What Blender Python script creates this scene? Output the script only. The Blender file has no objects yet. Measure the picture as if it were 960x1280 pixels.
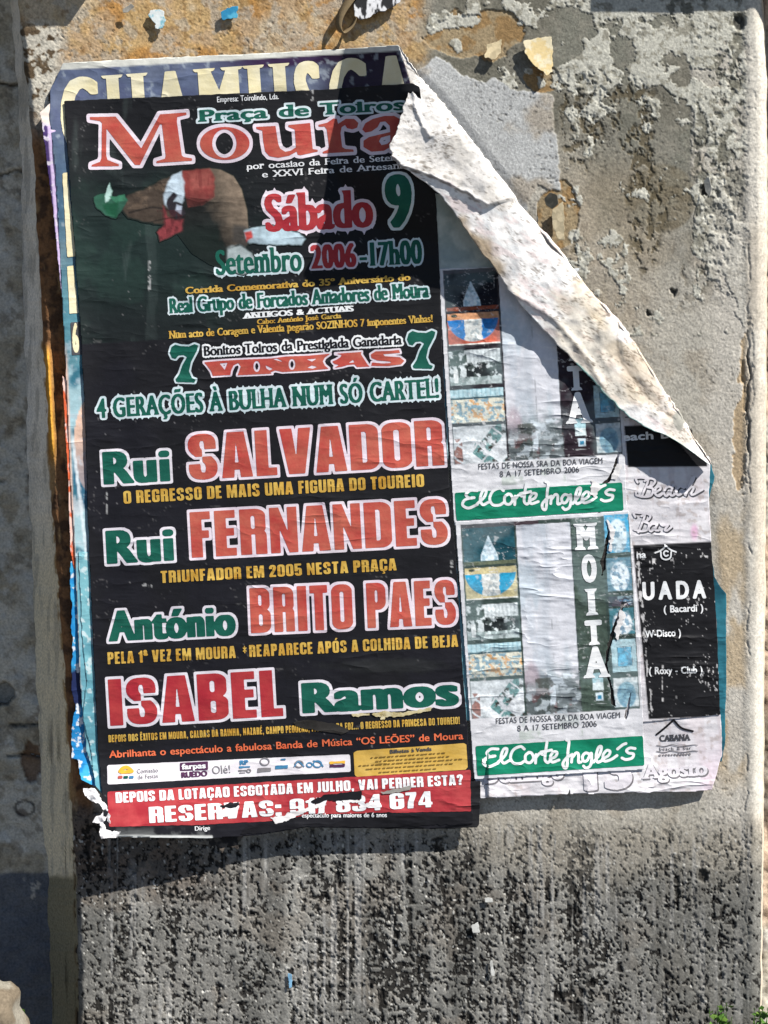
import bpy, math, random
import numpy as np
from mathutils import Vector

SC = bpy.context.scene
COL = SC.collection
rng = np.random.RandomState(7)

# ------------------------------------------------------------ camera, light, exposure
ZC = 0.70                       # height of the picture centre on the wall
PITCH = math.radians(6.0)
FPX = 640 / math.tan(math.radians(25.0))
DIST = FPX / 1000.0
FWD = np.array([0, math.cos(PITCH), -math.sin(PITCH)])
UP = np.array([0, math.sin(PITCH), math.cos(PITCH)])
RIGHT = np.array([1.0, 0, 0])
CAM = np.array([0, 0, ZC]) - DIST * FWD
cd = bpy.data.cameras.new("camera"); cam = bpy.data.objects.new("camera", cd); COL.objects.link(cam)
cam.location = CAM; cam.rotation_euler = (math.radians(90) - PITCH, 0, 0)
cd.sensor_fit = 'VERTICAL'; cd.angle_y = math.radians(50); cd.clip_start = 0.01; cd.clip_end = 500
SC.camera = cam

SUNV = Vector((1.80, -1.0, 2.40)).normalized()      # towards the sun: high, from the right, grazing the wall
SUN_EL = math.asin(SUNV.z); SUN_ROT = math.atan2(SUNV.x, SUNV.y)
wd = bpy.data.worlds.new("World"); SC.world = wd; wd.use_nodes = True
nt = wd.node_tree; bgn = nt.nodes["Background"]; sky = nt.nodes.new("ShaderNodeTexSky")
sky.sky_type = 'NISHITA'; sky.sun_disc = False; sky.sun_elevation = SUN_EL; sky.sun_rotation = SUN_ROT; sky.air_density = 0.7; sky.dust_density = 0.2; sky.altitude = 1200
nt.links.new(sky.outputs[0], bgn.inputs[0]); bgn.inputs[1].default_value = 0.05
sd = bpy.data.lights.new("sun", 'SUN'); sd.energy = 5.0; sd.angle = math.radians(0.5); sd.color = (1.0, 0.965, 0.905)
so = bpy.data.objects.new("sun", sd); COL.objects.link(so)
so.rotation_euler = SUNV.to_track_quat('Z', 'Y').to_euler(); so.location = (2, -2, 4)
vs = SC.view_settings; vs.view_transform = 'Standard'; vs.look = 'None'; vs.gamma = 1; vs.use_curve_mapping = False
vs.exposure = 0.98
try:
    SC.cycles.max_bounces = 5; SC.cycles.use_denoising = True
except Exception: pass

# ------------------------------------------------------------ helpers: projection, noise, meshes
def W(px, py, h):
    """photo pixel + height above the wall (mm) -> point in the world"""
    px = np.asarray(px, float); py = np.asarray(py, float); h = np.asarray(h, float) * 0.001
    px, py, h = np.broadcast_arrays(px, py, h)
    d = (FWD[None] * FPX + RIGHT[None] * (px.ravel()[:, None] - 480) + UP[None] * (640 - py.ravel()[:, None]))
    t = (-h.ravel() - CAM[1]) / d[:, 1]
    return CAM[None] + d * t[:, None]

def sm(x, a, b):
    t = np.clip((x - a) / (b - a), 0, 1); return t * t * (3 - 2 * t)

def sample(img, x, y):
    ny, nx = img.shape[:2]
    x = np.clip(x, 0, nx - 1.001); y = np.clip(y, 0, ny - 1.001)
    i = x.astype(int); j = y.astype(int); fx = x - i; fy = y - j
    if img.ndim == 3: fx = fx[..., None]; fy = fy[..., None]
    return (img[j, i] * (1 - fx) + img[j, i + 1] * fx) * (1 - fy) + (img[j + 1, i] * (1 - fx) + img[j + 1, i + 1] * fx) * fy

def vnoise(x, y, seed):
    r = np.random.RandomState(seed); T = r.rand(256, 256)
    i = np.floor(x).astype(int); j = np.floor(y).astype(int); fx = x - i; fy = y - j
    fx = fx * fx * (3 - 2 * fx); fy = fy * fy * (3 - 2 * fy)
    a = T[j & 255, i & 255]; b = T[j & 255, (i + 1) & 255]; c = T[(j + 1) & 255, i & 255]; d = T[(j + 1) & 255, (i + 1) & 255]
    return (a * (1 - fx) + b * fx) * (1 - fy) + (c * (1 - fx) + d * fx) * fy

def fbm(x, y, scale, seed, octv=4, ay=1.0, gain=0.5):
    """0..1 noise, features `scale` px across and `scale*ay` px high"""
    s = 0; amp = 1; tot = 0; u = x / scale; v = y / (scale * ay)
    ca, sa = math.cos(0.6), math.sin(0.6)
    for k in range(octv):
        s = s + amp * vnoise(u + 17.3 * k, v + 5.1 * k, seed + k * 13); tot += amp; amp *= gain
        if ay == 1.0: u, v = (u * ca - v * sa) * 2.03, (u * sa + v * ca) * 2.03
        else: u = u * 2.03; v = v * 2.03
    return s / tot

def lin(r, g, b, k=1.0):
    c = np.array([r, g, b], float) / 255
    return np.where(c <= 0.04045, c / 12.92, ((c + 0.055) / 1.055) ** 2.4) * k

def mixc(C, m, col):
    m = m[..., None]; return C * (1 - m) + np.asarray(col) * m

def inpoly(x, y, poly):
    ins = np.zeros(x.shape, bool); n = len(poly)
    for k in range(n):
        x0, y0 = poly[k]; x1, y1 = poly[(k + 1) % n]
        if y0 == y1: continue
        ins ^= ((y0 > y) != (y1 > y)) & (x < (x1 - x0) * (y - y0) / (y1 - y0) + x0)
    return ins

def polydist(x, y, poly, closed=True):
    d = np.full(x.shape, 1e9); n = len(poly)
    for k in range(n if closed else n - 1):
        x0, y0 = poly[k]; x1, y1 = poly[(k + 1) % n]
        vx, vy = x1 - x0, y1 - y0; L = vx * vx + vy * vy + 1e-9
        t = np.clip(((x - x0) * vx + (y - y0) * vy) / L, 0, 1)
        d = np.minimum(d, (x - x0 - t * vx) ** 2 + (y - y0 - t * vy) ** 2)
    return np.sqrt(d)

def psdf(x, y, poly):
    d = polydist(x, y, poly); return np.where(inpoly(x, y, poly), d, -d)

def catmull(pts, n):
    P = np.array(pts, float); P = np.vstack([2 * P[0] - P[1], P, 2 * P[-1] - P[-2]])
    m = len(P) - 3; t = np.linspace(0, m - 1e-6, n); i = t.astype(int); f = (t - i)[:, None]
    a, b, c, d = P[i], P[i + 1], P[i + 2], P[i + 3]
    return 0.5 * (2 * b + (c - a) * f + (2 * a - 5 * b + 4 * c - d) * f * f + (3 * b - a - 3 * c + d) * f ** 3)

def mesh_obj(name, verts, faces, mats, parent=None, matidx=None, col=None, smooth=True):
    """faces: list of int arrays (n,k)"""
    me = bpy.data.meshes.new(name); verts = np.asarray(verts, float)
    faces = [np.asarray(f) for f in faces if len(f)]
    me.vertices.add(len(verts)); me.vertices.foreach_set("co", verts.ravel())
    tot = sum(f.size for f in faces); nf = sum(len(f) for f in faces)
    me.loops.add(tot); me.polygons.add(nf)
    me.loops.foreach_set("vertex_index", np.concatenate([f.ravel() for f in faces]).astype(np.int32))
    sizes = np.concatenate([np.full(len(f), f.shape[1]) for f in faces]); st = np.concatenate([[0], np.cumsum(sizes)[:-1]])
    me.polygons.foreach_set("loop_start", st.astype(np.int32))
    if matidx is not None: me.polygons.foreach_set("material_index", np.asarray(matidx, np.int32))
    me.polygons.foreach_set("use_smooth", np.full(nf, smooth))
    for m in mats: me.materials.append(m)
    if col is not None:
        a = me.color_attributes.new("Col", 'FLOAT_COLOR', 'POINT')
        a.data.foreach_set("color", np.hstack([col, np.ones((len(col), 1))]).astype(np.float32).ravel())
    me.update(calc_edges=True); me.validate()
    o = bpy.data.objects.new(name, me); COL.objects.link(o)
    if parent: o.parent = parent
    return o

def grid_faces(ny, nx):
    i = np.arange(ny * nx).reshape(ny, nx)
    return np.stack([i[:-1, :-1], i[1:, :-1], i[1:, 1:], i[:-1, 1:]], -1).reshape(-1, 4)

def march(F, merge=1):
    """filled marching squares: returns grid coordinates (gx, gy) of the vertices and a list of faces"""
    ny, nx = F.shape; ins = F > 0
    nid = np.arange(ny * nx).reshape(ny, nx); H0 = ny * nx; V0 = H0 + ny * (nx - 1)
    hid = H0 + np.arange(ny * (nx - 1)).reshape(ny, nx - 1); vid = V0 + np.arange((ny - 1) * nx).reshape(ny - 1, nx)
    gx, gy = np.meshgrid(np.arange(nx, dtype=float), np.arange(ny, dtype=float))
    th = np.clip(F[:, :-1] / (F[:, :-1] - F[:, 1:] + 1e-12), 0, 1); tv = np.clip(F[:-1] / (F[:-1] - F[1:] + 1e-12), 0, 1)
    X = np.concatenate([gx.ravel(), (gx[:, :-1] + th).ravel(), gx[:-1].ravel()])
    Y = np.concatenate([gy.ravel(), gy[:, :-1].ravel(), (gy[:-1] + tv).ravel()])
    a, b, c, d = ins[:-1, :-1], ins[:-1, 1:], ins[1:, 1:], ins[1:, :-1]
    code = a * 1 + b * 2 + c * 4 + d * 8
    faces = []
    full = code == 15
    if merge > 1:
        m = merge; w = (nx - 1) // m * m
        blk = full[:, :w].reshape(ny - 1, -1, m).all(2); j, k = np.nonzero(blk); i0 = k * m
        faces.append(np.stack([nid[j, i0], nid[j + 1, i0], nid[j + 1, i0 + m], nid[j, i0 + m]], 1))
        f2 = full.copy(); f2[:, :w] &= ~np.repeat(blk, m, 1); full = f2
    j, i = np.nonzero(full)
    faces.append(np.stack([nid[j, i], nid[j + 1, i], nid[j + 1, i + 1], nid[j, i + 1]], 1))
    for q in range(1, 15):
        j, i = np.nonzero(code == q)
        if not len(j): continue
        A, B, C_, D = q & 1, q & 2, q & 4, q & 8; cols = []
        if A: cols.append(nid[j, i])
        if bool(A) != bool(B): cols.append(hid[j, i])
        if B: cols.append(nid[j, i + 1])
        if bool(B) != bool(C_): cols.append(vid[j, i + 1])
        if C_: cols.append(nid[j + 1, i + 1])
        if bool(C_) != bool(D): cols.append(hid[j + 1, i])
        if D: cols.append(nid[j + 1, i])
        if bool(D) != bool(A): cols.append(vid[j, i])
        faces.append(np.stack(cols[::-1], 1))
    faces = [f for f in faces if len(f)]
    if not faces: return np.zeros(0), np.zeros(0), []
    used = np.unique(np.concatenate([f.ravel() for f in faces])); re = np.zeros(len(X), int); re[used] = np.arange(len(used))
    return X[used], Y[used], [re[f] for f in faces]

# ------------------------------------------------------------ materials
CREASE = 0.8
def nodemat(name):
    m = bpy.data.materials.new(name); m.use_nodes = True; t = m.node_tree
    return m, t, t.nodes["Principled BSDF"], (lambda k: t.nodes.new(k)), t.links.new

def add_bump(t, N, L, p, scale, strength, dist, detail=4, crease=0.0):
    """fine grain, and for pasted paper also level creases and small buckles, as relief for the light to catch"""
    tc = N("ShaderNodeTexCoord"); n = N("ShaderNodeTexNoise"); n.inputs["Scale"].default_value = scale; n.inputs["Detail"].default_value = detail
    b = N("ShaderNodeBump"); b.inputs["Strength"].default_value = strength; b.inputs["Distance"].default_value = dist
    L(tc.outputs["Object"], n.inputs["Vector"]); L(n.outputs[0], b.inputs["Height"])
    if crease > 0:
        geo = N("ShaderNodeNewGeometry")
        def noise(sx, sz, rot, sc, det):
            mp = N("ShaderNodeMapping"); mp.inputs["Scale"].default_value = (sx, 0, sz); mp.inputs["Rotation"].default_value = (0, rot, 0); L(geo.outputs["Position"], mp.inputs[0])
            q = N("ShaderNodeTexNoise"); q.inputs["Scale"].default_value = sc; q.inputs["Detail"].default_value = det; q.inputs["Roughness"].default_value = .45; L(mp.outputs[0], q.inputs["Vector"]); return q.outputs[0]
        def math_(op, a_, b_=None, clamp=False):
            m_ = N("ShaderNodeMath"); m_.operation = op; m_.use_clamp = clamp
            for k, v in enumerate((a_, b_)):
                if v is None: continue
                if isinstance(v, (int, float)): m_.inputs[k].default_value = v
                else: L(v, m_.inputs[k])
            return m_.outputs[0]
        def ridge(sock, k): return math_('POWER', math_('SUBTRACT', 1.0, math_('MULTIPLY', math_('ABSOLUTE', math_('SUBTRACT', sock, .5)), k), True), 2.0)
        r1 = math_('MULTIPLY', ridge(noise(7, 30, .06, 1.0, 3), 9), math_('MULTIPLY', math_('SUBTRACT', noise(1, 1, 0, 11, 2), .42, True), 5.0, True))
        r2 = math_('MULTIPLY', ridge(noise(12, 26, .5, 1.0, 3), 10), math_('MULTIPLY', math_('SUBTRACT', noise(1, 1, 0, 16, 2), .48, True), 5.0, True))
        bk = noise(26, 60, .08, 1.0, 2)
        sx = N("ShaderNodeSeparateXYZ"); L(geo.outputs["Position"], sx.inputs[0])
        mr = N("ShaderNodeMapRange"); mr.inputs[1].default_value = .085; mr.inputs[2].default_value = .13; mr.inputs[3].default_value = .75; mr.inputs[4].default_value = 1.5; L(sx.outputs[0], mr.inputs[0])
        ml = N("ShaderNodeMapRange"); ml.inputs[1].default_value = .37; ml.inputs[2].default_value = .33; ml.inputs[3].default_value = 1.0; ml.inputs[4].default_value = 1.9; L(sx.outputs[2], ml.inputs[0])
        hsum = math_('MULTIPLY', math_('MULTIPLY', math_('ADD', math_('ADD', r1, r2), math_('MULTIPLY', bk, 1.3)), mr.outputs[0]), ml.outputs[0])
        b2 = N("ShaderNodeBump"); b2.inputs["Strength"].default_value = crease; b2.inputs["Distance"].default_value = .0011
        L(hsum, b2.inputs["Height"]); L(b.outputs[0], b2.inputs["Normal"]); L(b2.outputs[0], p.inputs["Normal"])
    else: L(b.outputs[0], p.inputs["Normal"])
    return tc, n

def mat_attr(name, rough=0.9, spec=0.2, bump=(700, 0.35, 0.0006), vary=0.25, nscale=240, crease=0.0):
    """surface colour kept in the mesh (paint layers, prints), broken up by fine noise"""
    m, t, p, N, L = nodemat(name); at = N("ShaderNodeAttribute"); at.attribute_name = "Col"
    tc, n = add_bump(t, N, L, p, *bump, crease=crease)
    n2 = N("ShaderNodeTexNoise"); n2.inputs["Scale"].default_value = nscale; n2.inputs["Detail"].default_value = 5
    L(tc.outputs["Object"], n2.inputs["Vector"])
    mr = N("ShaderNodeMapRange"); mr.inputs[1].default_value = 0.25; mr.inputs[2].default_value = 0.75
    mr.inputs[3].default_value = 1 - vary; mr.inputs[4].default_value = 1 + vary; L(n2.outputs[0], mr.inputs[0])
    mx = N("ShaderNodeVectorMath"); mx.operation = 'SCALE'; L(at.outputs["Color"], mx.inputs[0]); L(mr.outputs[0], mx.inputs["Scale"])
    L(mx.outputs[0], p.inputs["Base Color"]); p.inputs["Roughness"].default_value = rough; p.inputs["Specular IOR Level"].default_value = spec
    return m

def mat_ink(name, c1, c2=None, rough=0.55, spec=0.16, nscale=28, lo=0.35, hi=0.68, worn=0.0):
    """printing ink mottled between two shades; `worn` lets pale rubbed specks of paper through"""
    c2 = c2 if c2 is not None else np.asarray(c1) * 0.8
    m, t, p, N, L = nodemat(name)
    tc, n = add_bump(t, N, L, p, 420, 0.25, 0.0005, crease=CREASE)
    n2 = N("ShaderNodeTexNoise"); n2.inputs["Scale"].default_value = nscale; n2.inputs["Detail"].default_value = 6; n2.inputs["Roughness"].default_value = 0.65
    L(tc.outputs["Object"], n2.inputs["Vector"])
    cr = N("ShaderNodeValToRGB"); e = cr.color_ramp.elements; e[0].position = lo; e[1].position = hi
    e[0].color = (*c1, 1); e[1].color = (*c2, 1); L(n2.outputs[0], cr.inputs[0]); out = cr.outputs[0]
    if worn > 0:
        n3 = N("ShaderNodeTexNoise"); n3.inputs["Scale"].default_value = 170; n3.inputs["Detail"].default_value = 6
        mp = N("ShaderNodeMapping"); mp.inputs["Scale"].default_value = (1.0, 1, 0.35); L(tc.outputs["Object"], mp.inputs[0]); L(mp.outputs[0], n3.inputs["Vector"])
        r = N("ShaderNodeMapRange"); r.inputs[1].default_value = 0.70; r.inputs[2].default_value = 0.78; r.inputs[4].default_value = worn; L(n3.outputs[0], r.inputs[0])
        mx = N("ShaderNodeMix"); mx.data_type = 'RGBA'; L(r.outputs[0], mx.inputs[0]); L(out, mx.inputs[6]); mx.inputs[7].default_value = (.42, .40, .40, 1); out = mx.outputs[2]
    L(out, p.inputs["Base Color"]); p.inputs["Roughness"].default_value = rough; p.inputs["Specular IOR Level"].default_value = spec
    return m

RED = mat_ink("red ink", (0.41, 0.052, 0.044), (0.48, 0.128, 0.085))
CRIMSON = mat_ink("crimson ink", (0.34, 0.022, 0.034), (0.42, 0.050, 0.050))
GREEN = mat_ink("green ink", (0.004, 0.072, 0.052), (0.014, 0.115, 0.080))
GOLD = mat_ink("gold ink", (0.44, 0.23, 0.03), (0.64, 0.44, 0.10), nscale=45)
WHITE = mat_ink("white paper halo", (0.62, 0.58, 0.64), (0.74, 0.71, 0.75))
PINK = mat_ink("pale pink halo", (0.64, 0.54, 0.62), (0.74, 0.67, 0.72))
ICE = mat_ink("pale blue halo", (0.46, 0.58, 0.62), (0.64, 0.70, 0.73))
BLACK = mat_ink("black ink", (0.007, 0.007, 0.009), (0.012, 0.012, 0.015))
DGREY = mat_ink("dark grey ink", (0.05, 0.05, 0.055), (0.09, 0.09, 0.10))
MGREY = mat_ink("shadow grey ink", (0.14, 0.13, 0.14), (0.22, 0.21, 0.22))
CREAM = mat_ink("cream ink", (0.66, 0.58, 0.34), (0.75, 0.70, 0.52))
REDBAND = mat_ink("red band ink", (0.30, 0.022, 0.032), (0.40, 0.060, 0.062))
GOLDBOX = mat_ink("gold box ink", (0.50, 0.30, 0.05), (0.62, 0.42, 0.12))
BRGREEN = mat_ink("bright green ink", (0.003, 0.16, 0.085), (0.01, 0.22, 0.13))
LILAC = mat_ink("lilac paper", (0.60, 0.57, 0.61), (0.70, 0.67, 0.70))
PALE = mat_ink("white lettering ink", (0.66, 0.68, 0.70), (0.80, 0.80, 0.80))
PURPLE = mat_ink("plum ink", (0.06, 0.02, 0.06), (0.09, 0.03, 0.08))
BLUE = mat_ink("blue ink", (0.03, 0.13, 0.28), (0.06, 0.22, 0.38))
ORANGE = mat_ink("orange ink", (0.66, 0.33, 0.03), (0.72, 0.45, 0.06))
TORN = mat_ink("torn white paper fibre", (0.62, 0.60, 0.60), (0.80, 0.78, 0.77), rough=0.9, spec=0.1, nscale=120)
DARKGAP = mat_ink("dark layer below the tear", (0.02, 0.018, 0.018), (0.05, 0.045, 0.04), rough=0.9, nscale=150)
WALLM = mat_attr("weathered plaster", 0.95, 0.12, (900, 0.5, 0.0008), 0.30, 330)
PRINT = mat_attr("printed paper", 0.55, 0.16, (420, 0.25, 0.0005), 0.10, 160, CREASE)
BACKP = mat_attr("dirty paper back", 0.85, 0.15, (500, 0.35, 0.0006), 0.12, 260)

# ------------------------------------------------------------ things, parts
def setp(o, label=None, cat=None, group=None, kind=None):
    if label: o["label"] = label
    if cat: o["category"] = cat
    if group: o["group"] = group
    if kind: o["kind"] = kind
    return o

def thing(name, label, cat, px, py, h=0, group=None):
    o = bpy.data.objects.new(name, None); COL.objects.link(o); o.empty_display_size = 0.02
    p = W(px, py, h)[0]; o.location = p; setp(o, label, cat, group); bpy.context.view_layer.update()
    return o

def adopt(o, parent):
    o.parent = parent; o.location = -parent.location; return o
# ------------------------------------------------------------ how the paper lies: lift off the wall in mm at a photo pixel
def fold_noise(x, y):
    """soft buckles and fine level wrinkles of pasted, rained-on paper"""
    return (fbm(x, y, 120, 301, 2) - .5) * 3.4 + (fbm(x, y, 34, 311, 1, 0.6) - .5) * 1.3 + (fbm(x, y, 22, 317, 1, 4) - .5) * 1.0

def lift(x, y):
    xs = np.interp(y, [40, 140, 215, 262, 300, 340], [429, 426, 419, 446, 490, 560])
    s = x - xs; s = 0.5 * (s + np.sqrt(s * s + 9))
    L = 0.72 * s; cp = np.interp(y, [115, 150], [50, 34]); L = np.where(L < cp, L, cp + 9 * (1 - np.exp(-np.maximum(L - cp, 0) / 9)))
    L = L * sm(y, 320, 215) * sm(x, 610, 530)
    bl = np.interp(x, [90, 160, 260, 320, 600, 640, 840, 900], [36, 33, 21, 12, 8, 6, 7, 3])
    up = sm(y, 930, 1050) * (x < 610) + sm(y, 930, 995) * (x >= 610) * .9
    L = L + bl * up
    L = L + 9 * sm(x, 135, 62) * sm(y, 100, 180) * sm(y, 1000, 880)
    return L

def HS(layer):
    return lambda x, y: layer + lift(x, y) + fold_noise(x, y) * 0.9 + 1.2

# ------------------------------------------------------------ lettering
_G = {}
def glyph(ch):
    """outline edges of one letter of Blender's built-in font, cap height = 1, and its advance"""
    if ch in _G: return _G[ch]
    def mk(body):
        c = bpy.data.curves.new("g", 'FONT'); c.body = body; c.resolution_u = 4
        o = bpy.data.objects.new("g", c); me = bpy.data.meshes.new_from_object(o)
        v = np.zeros(len(me.vertices) * 3); me.vertices.foreach_get("co", v); v = v.reshape(-1, 3)
        me.calc_loop_triangles(); E = []
        for p in me.polygons:
            q = list(p.vertices)
            for a, b in zip(q, q[1:] + q[:1]): E.append((*v[a, :2], *v[b, :2]))
        bpy.data.objects.remove(o); bpy.data.curves.remove(c); bpy.data.meshes.remove(me)
        return np.array(E).reshape(-1, 4), (v[:, 0].max() if len(v) else 0.0)
    if "CAP" not in _G:
        e, mx = mk("I"); _G["CAP"] = e[:, 1].max(); _G["IX"] = mx
    cap = _G["CAP"]
    e = mk(ch)[0] if ch != ' ' else np.zeros((0, 4)); adv = mk(ch + "I")[1] - _G["IX"] if ch != ' ' else mk("I I")[1] - 2 * _G["IX"] + (_G["IX"] - mk("I")[0][:, 0].min()) * 0
    _G[ch] = (e / cap, max(adv, .2) / cap); return _G[ch]

def raster(E, x0, y0, nx, ny, cx, cy):
    """even-odd fill of edges on a grid; row 0 is y0, rows go down (y up in E)"""
    T = np.zeros((ny, nx + 1), np.int32)
    for ax, ay, bx, by in E:
        if ay == by: continue
        ja, jb = (y0 - ay) / cy, (y0 - by) / cy
        lo, hi = (ja, jb) if ja < jb else (jb, ja)
        j = np.arange(max(0, math.ceil(lo)), min(ny, math.ceil(hi)))
        if not len(j): continue
        xx = ax + (bx - ax) * ((j - ja) / (jb - ja)); i = np.clip(np.ceil((xx - x0) / cx).astype(int), 0, nx)
        np.add.at(T, (j, i), 1)
    return (np.cumsum(T, 1)[:, :nx] & 1).astype(bool)

def edt(M, R, ay=1.0, p=2.0):
    """distance (cells, capped at R) from each cell to the nearest True cell"""
    ny, nx = M.shape; idx = np.arange(nx)[None]
    l = np.maximum.accumulate(np.where(M, idx, -10 ** 6), 1); r = np.minimum.accumulate(np.where(M, idx, 10 ** 6)[:, ::-1], 1)[:, ::-1]
    d = np.minimum(idx - l, r - idx).astype(float); d = np.minimum(d, R + 1) ** p; out = d.copy()
    K = int(math.ceil(R / ay))
    for k in range(1, K + 1):
        c = (k * ay) ** p
        out[k:] = np.minimum(out[k:], d[:-k] + c); out[:-k] = np.minimum(out[:-k], d[k:] + c)
    return np.minimum(out, (R + 1) ** p) ** (1 / p)

def sdf(M, R, p=2.0):
    d = edt(~M, R, 1, p) - edt(M, R, 1, p)
    k = d.copy(); k[1:-1, 1:-1] = (d[1:-1, 1:-1] * 4 + (d[:-2, 1:-1] + d[2:, 1:-1] + d[1:-1, :-2] + d[1:-1, 2:]) * 2 + d[:-2, :-2] + d[2:, 2:] + d[:-2, 2:] + d[2:, :-2]) / 16
    return k                                                          # positive inside

FEET = set("AFHIKMNPRTXYÀÁfhiklmnprtqy1") ; HEADS = set("BDEFHIKLMNPRTUVWXYJ"); LHEAD = set("ijkmnprubdhlà")

def text_fields(s, L, cap, wx=0., wy=0., track=0., slab=None, shear=0., cell=.5, pad=6., arch=0., p=2., med=0.):
    """signed fields of a line `L` px long; returns field (px units), grid origin and cell"""
    c = cell / 2; capb = cap - 2 * wy; adv = [glyph(ch)[1] * capb for ch in s]
    sx = (L - track * (len(s) - 1) - 2 * wx) / max(sum(adv), 1e-6)
    nx = int((L + 2 * pad) / c) // 2 * 2 + 4; ny = int((cap * 1.75 + 2 * pad) / c) // 2 * 2 + 4; y0 = cap * 1.32 + pad
    A = np.zeros((ny, nx), bool); x = wx
    for ch, ad in zip(s, adv):
        e, _ = glyph(ch)
        if len(e):
            q = e * capb; q = q.copy(); q[:, [0, 2]] = q[:, [0, 2]] * sx; q[:, [1, 3]] += wy
            gx0 = q[:, [0, 2]].min() - 2 - wx - (slab[0] if slab else 0); w = q[:, [0, 2]].max() + 2 + wx + (slab[0] if slab else 0) - gx0
            i0 = int((x + gx0 + pad) / c); gn = int(w / c) + 2
            if i0 < 0: i0 = 0
            gn = min(gn, nx - i0)
            if gn < 3: x += ad * sx + track; continue
            ox = i0 * c - pad
            q[:, [0, 2]] += x
            M = raster(q, ox, y0, gn, ny, c, c)
            if wx > 0 or wy > 0:
                r = max(wx, .01) / c; M = edt(M, r + 1, max(wx, .01) / max(wy, .01), p) <= r
            if slab:
                M = add_slabs(M, ch, y0, c, cap, slab, med)
            A[:, i0:i0 + gn] |= M
        x += ad * sx + track
    return A, c, pad, y0

def runs(row):
    d = np.diff(np.concatenate([[0], row.astype(int), [0]])); return list(zip(np.nonzero(d == 1)[0], np.nonzero(d == -1)[0]))

def add_slabs(M, ch, y0, c, cap, slab, med):
    ext, th, power, maxw = slab; ny, nx = M.shape; jb = int(y0 / c); jt = int((y0 - cap) / c); jx = int((y0 - cap * .745) / c)
    T = max(1, int(th / c)); M0 = M.copy()
    def put(jend, sgn, j_probe, left=True, right=True):
        for a, b in runs(M0[j_probe]):
            if (b - a) * c > maxw: continue
            for k in range(T):
                j = jend + sgn * k
                if 0 <= j < ny:
                    e = ext * (1 - k / T) ** power / c
                    M[j, max(0, int(a - (e if left else 0))):min(nx, int(b + (e if right else 0)))] = True
    if ch in FEET: put(jb - 1, -1, max(0, jb - max(2, T)))
    if ch in HEADS: put(jt, 1, min(ny - 1, jt + max(2, T)))
    if ch in LHEAD: put(jx if ch in "ijmnpru" else jt, 1, min(ny - 1, (jx if ch in "ijmnpru" else jt) + max(2, T + 1)), True, False)
    if med > 0:                                                    # little spurs half way up the stems
        jm = (jb + (jt if ch.isupper() or ch.isdigit() else jx)) // 2; K = max(1, int(med / c))
        for a, b in runs(M0[jm]):
            if (b - a) * c > maxw * 1.2: continue
            for k in range(-K, K + 1):
                e = (K - abs(k)) * .8; M[jm + k, max(0, int(a - e)):min(nx, int(b + e))] = True
    return M

def add_spikes(Dh, A, c, pad, yy, cap, hw, sp, n, L):
    """thorns on the pale outline of the fairground lettering, above and below the stems"""
    r = np.random.RandomState(n * 7 + int(L)); ny, nx = A.shape; jj, ii = np.mgrid[0:ny, 0:nx]
    col = A.any(0); x = pad / 2
    while x < L + pad:
        i = int((x + 0) / c)
        if 0 <= i < nx and col[max(0, i - 2):i + 3].any():
            js = np.nonzero(A[:, max(0, i - 2):i + 3].any(1))[0]
            for je, sg in ((js.min(), -1), (js.max(), 1)):
                if r.rand() < .68:
                    w = hw * 1.1 / c; tip = (hw + sp * r.uniform(.5, 1)) / c; t = (jj - je) * sg
                    Dh = np.where((t >= 0) & (t < tip) & (np.abs(ii - i) < w * (1 - t / tip)), np.maximum(Dh, .4), Dh)
        x += cap * r.uniform(.20, .34)
    return Dh

def place_field(name, parent, fields, mats, frame, hf, cell, pad, y0, merge=4, jit=0.0):
    """fields: list of (field in px, height offset in mm); frame: baseline (x0,y0)-(x1,y1)"""
    (bx, by), (ex, ey) = frame; Lr = math.hypot(ex - bx, ey - by); ux, uy = (ex - bx) / Lr, (ey - by) / Lr
    V = []; FS = []; MI = []; off = 0
    bysize = {}
    for k, (F, dh) in enumerate(fields):
        gx, gy, faces = march(F, merge)
        if not len(faces): continue
        tx = gx * cell - pad; ty = y0 - gy * cell
        px = bx + tx * ux + ty * uy; py = by + tx * uy - ty * ux
        V.append(W(px, py, hf(px, py) + dh))
        for f in faces: bysize.setdefault((f.shape[1]), []).append((f + off, k))
        off += len(gx)
    for sz in bysize:
        for f, k in bysize[sz]: FS.append(f); MI.append(np.full(len(f), k))
    if not V: return None
    o = mesh_obj(name, np.vstack(V), FS, mats, None, np.concatenate(MI))
    return adopt(o, parent) if parent else o

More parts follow.
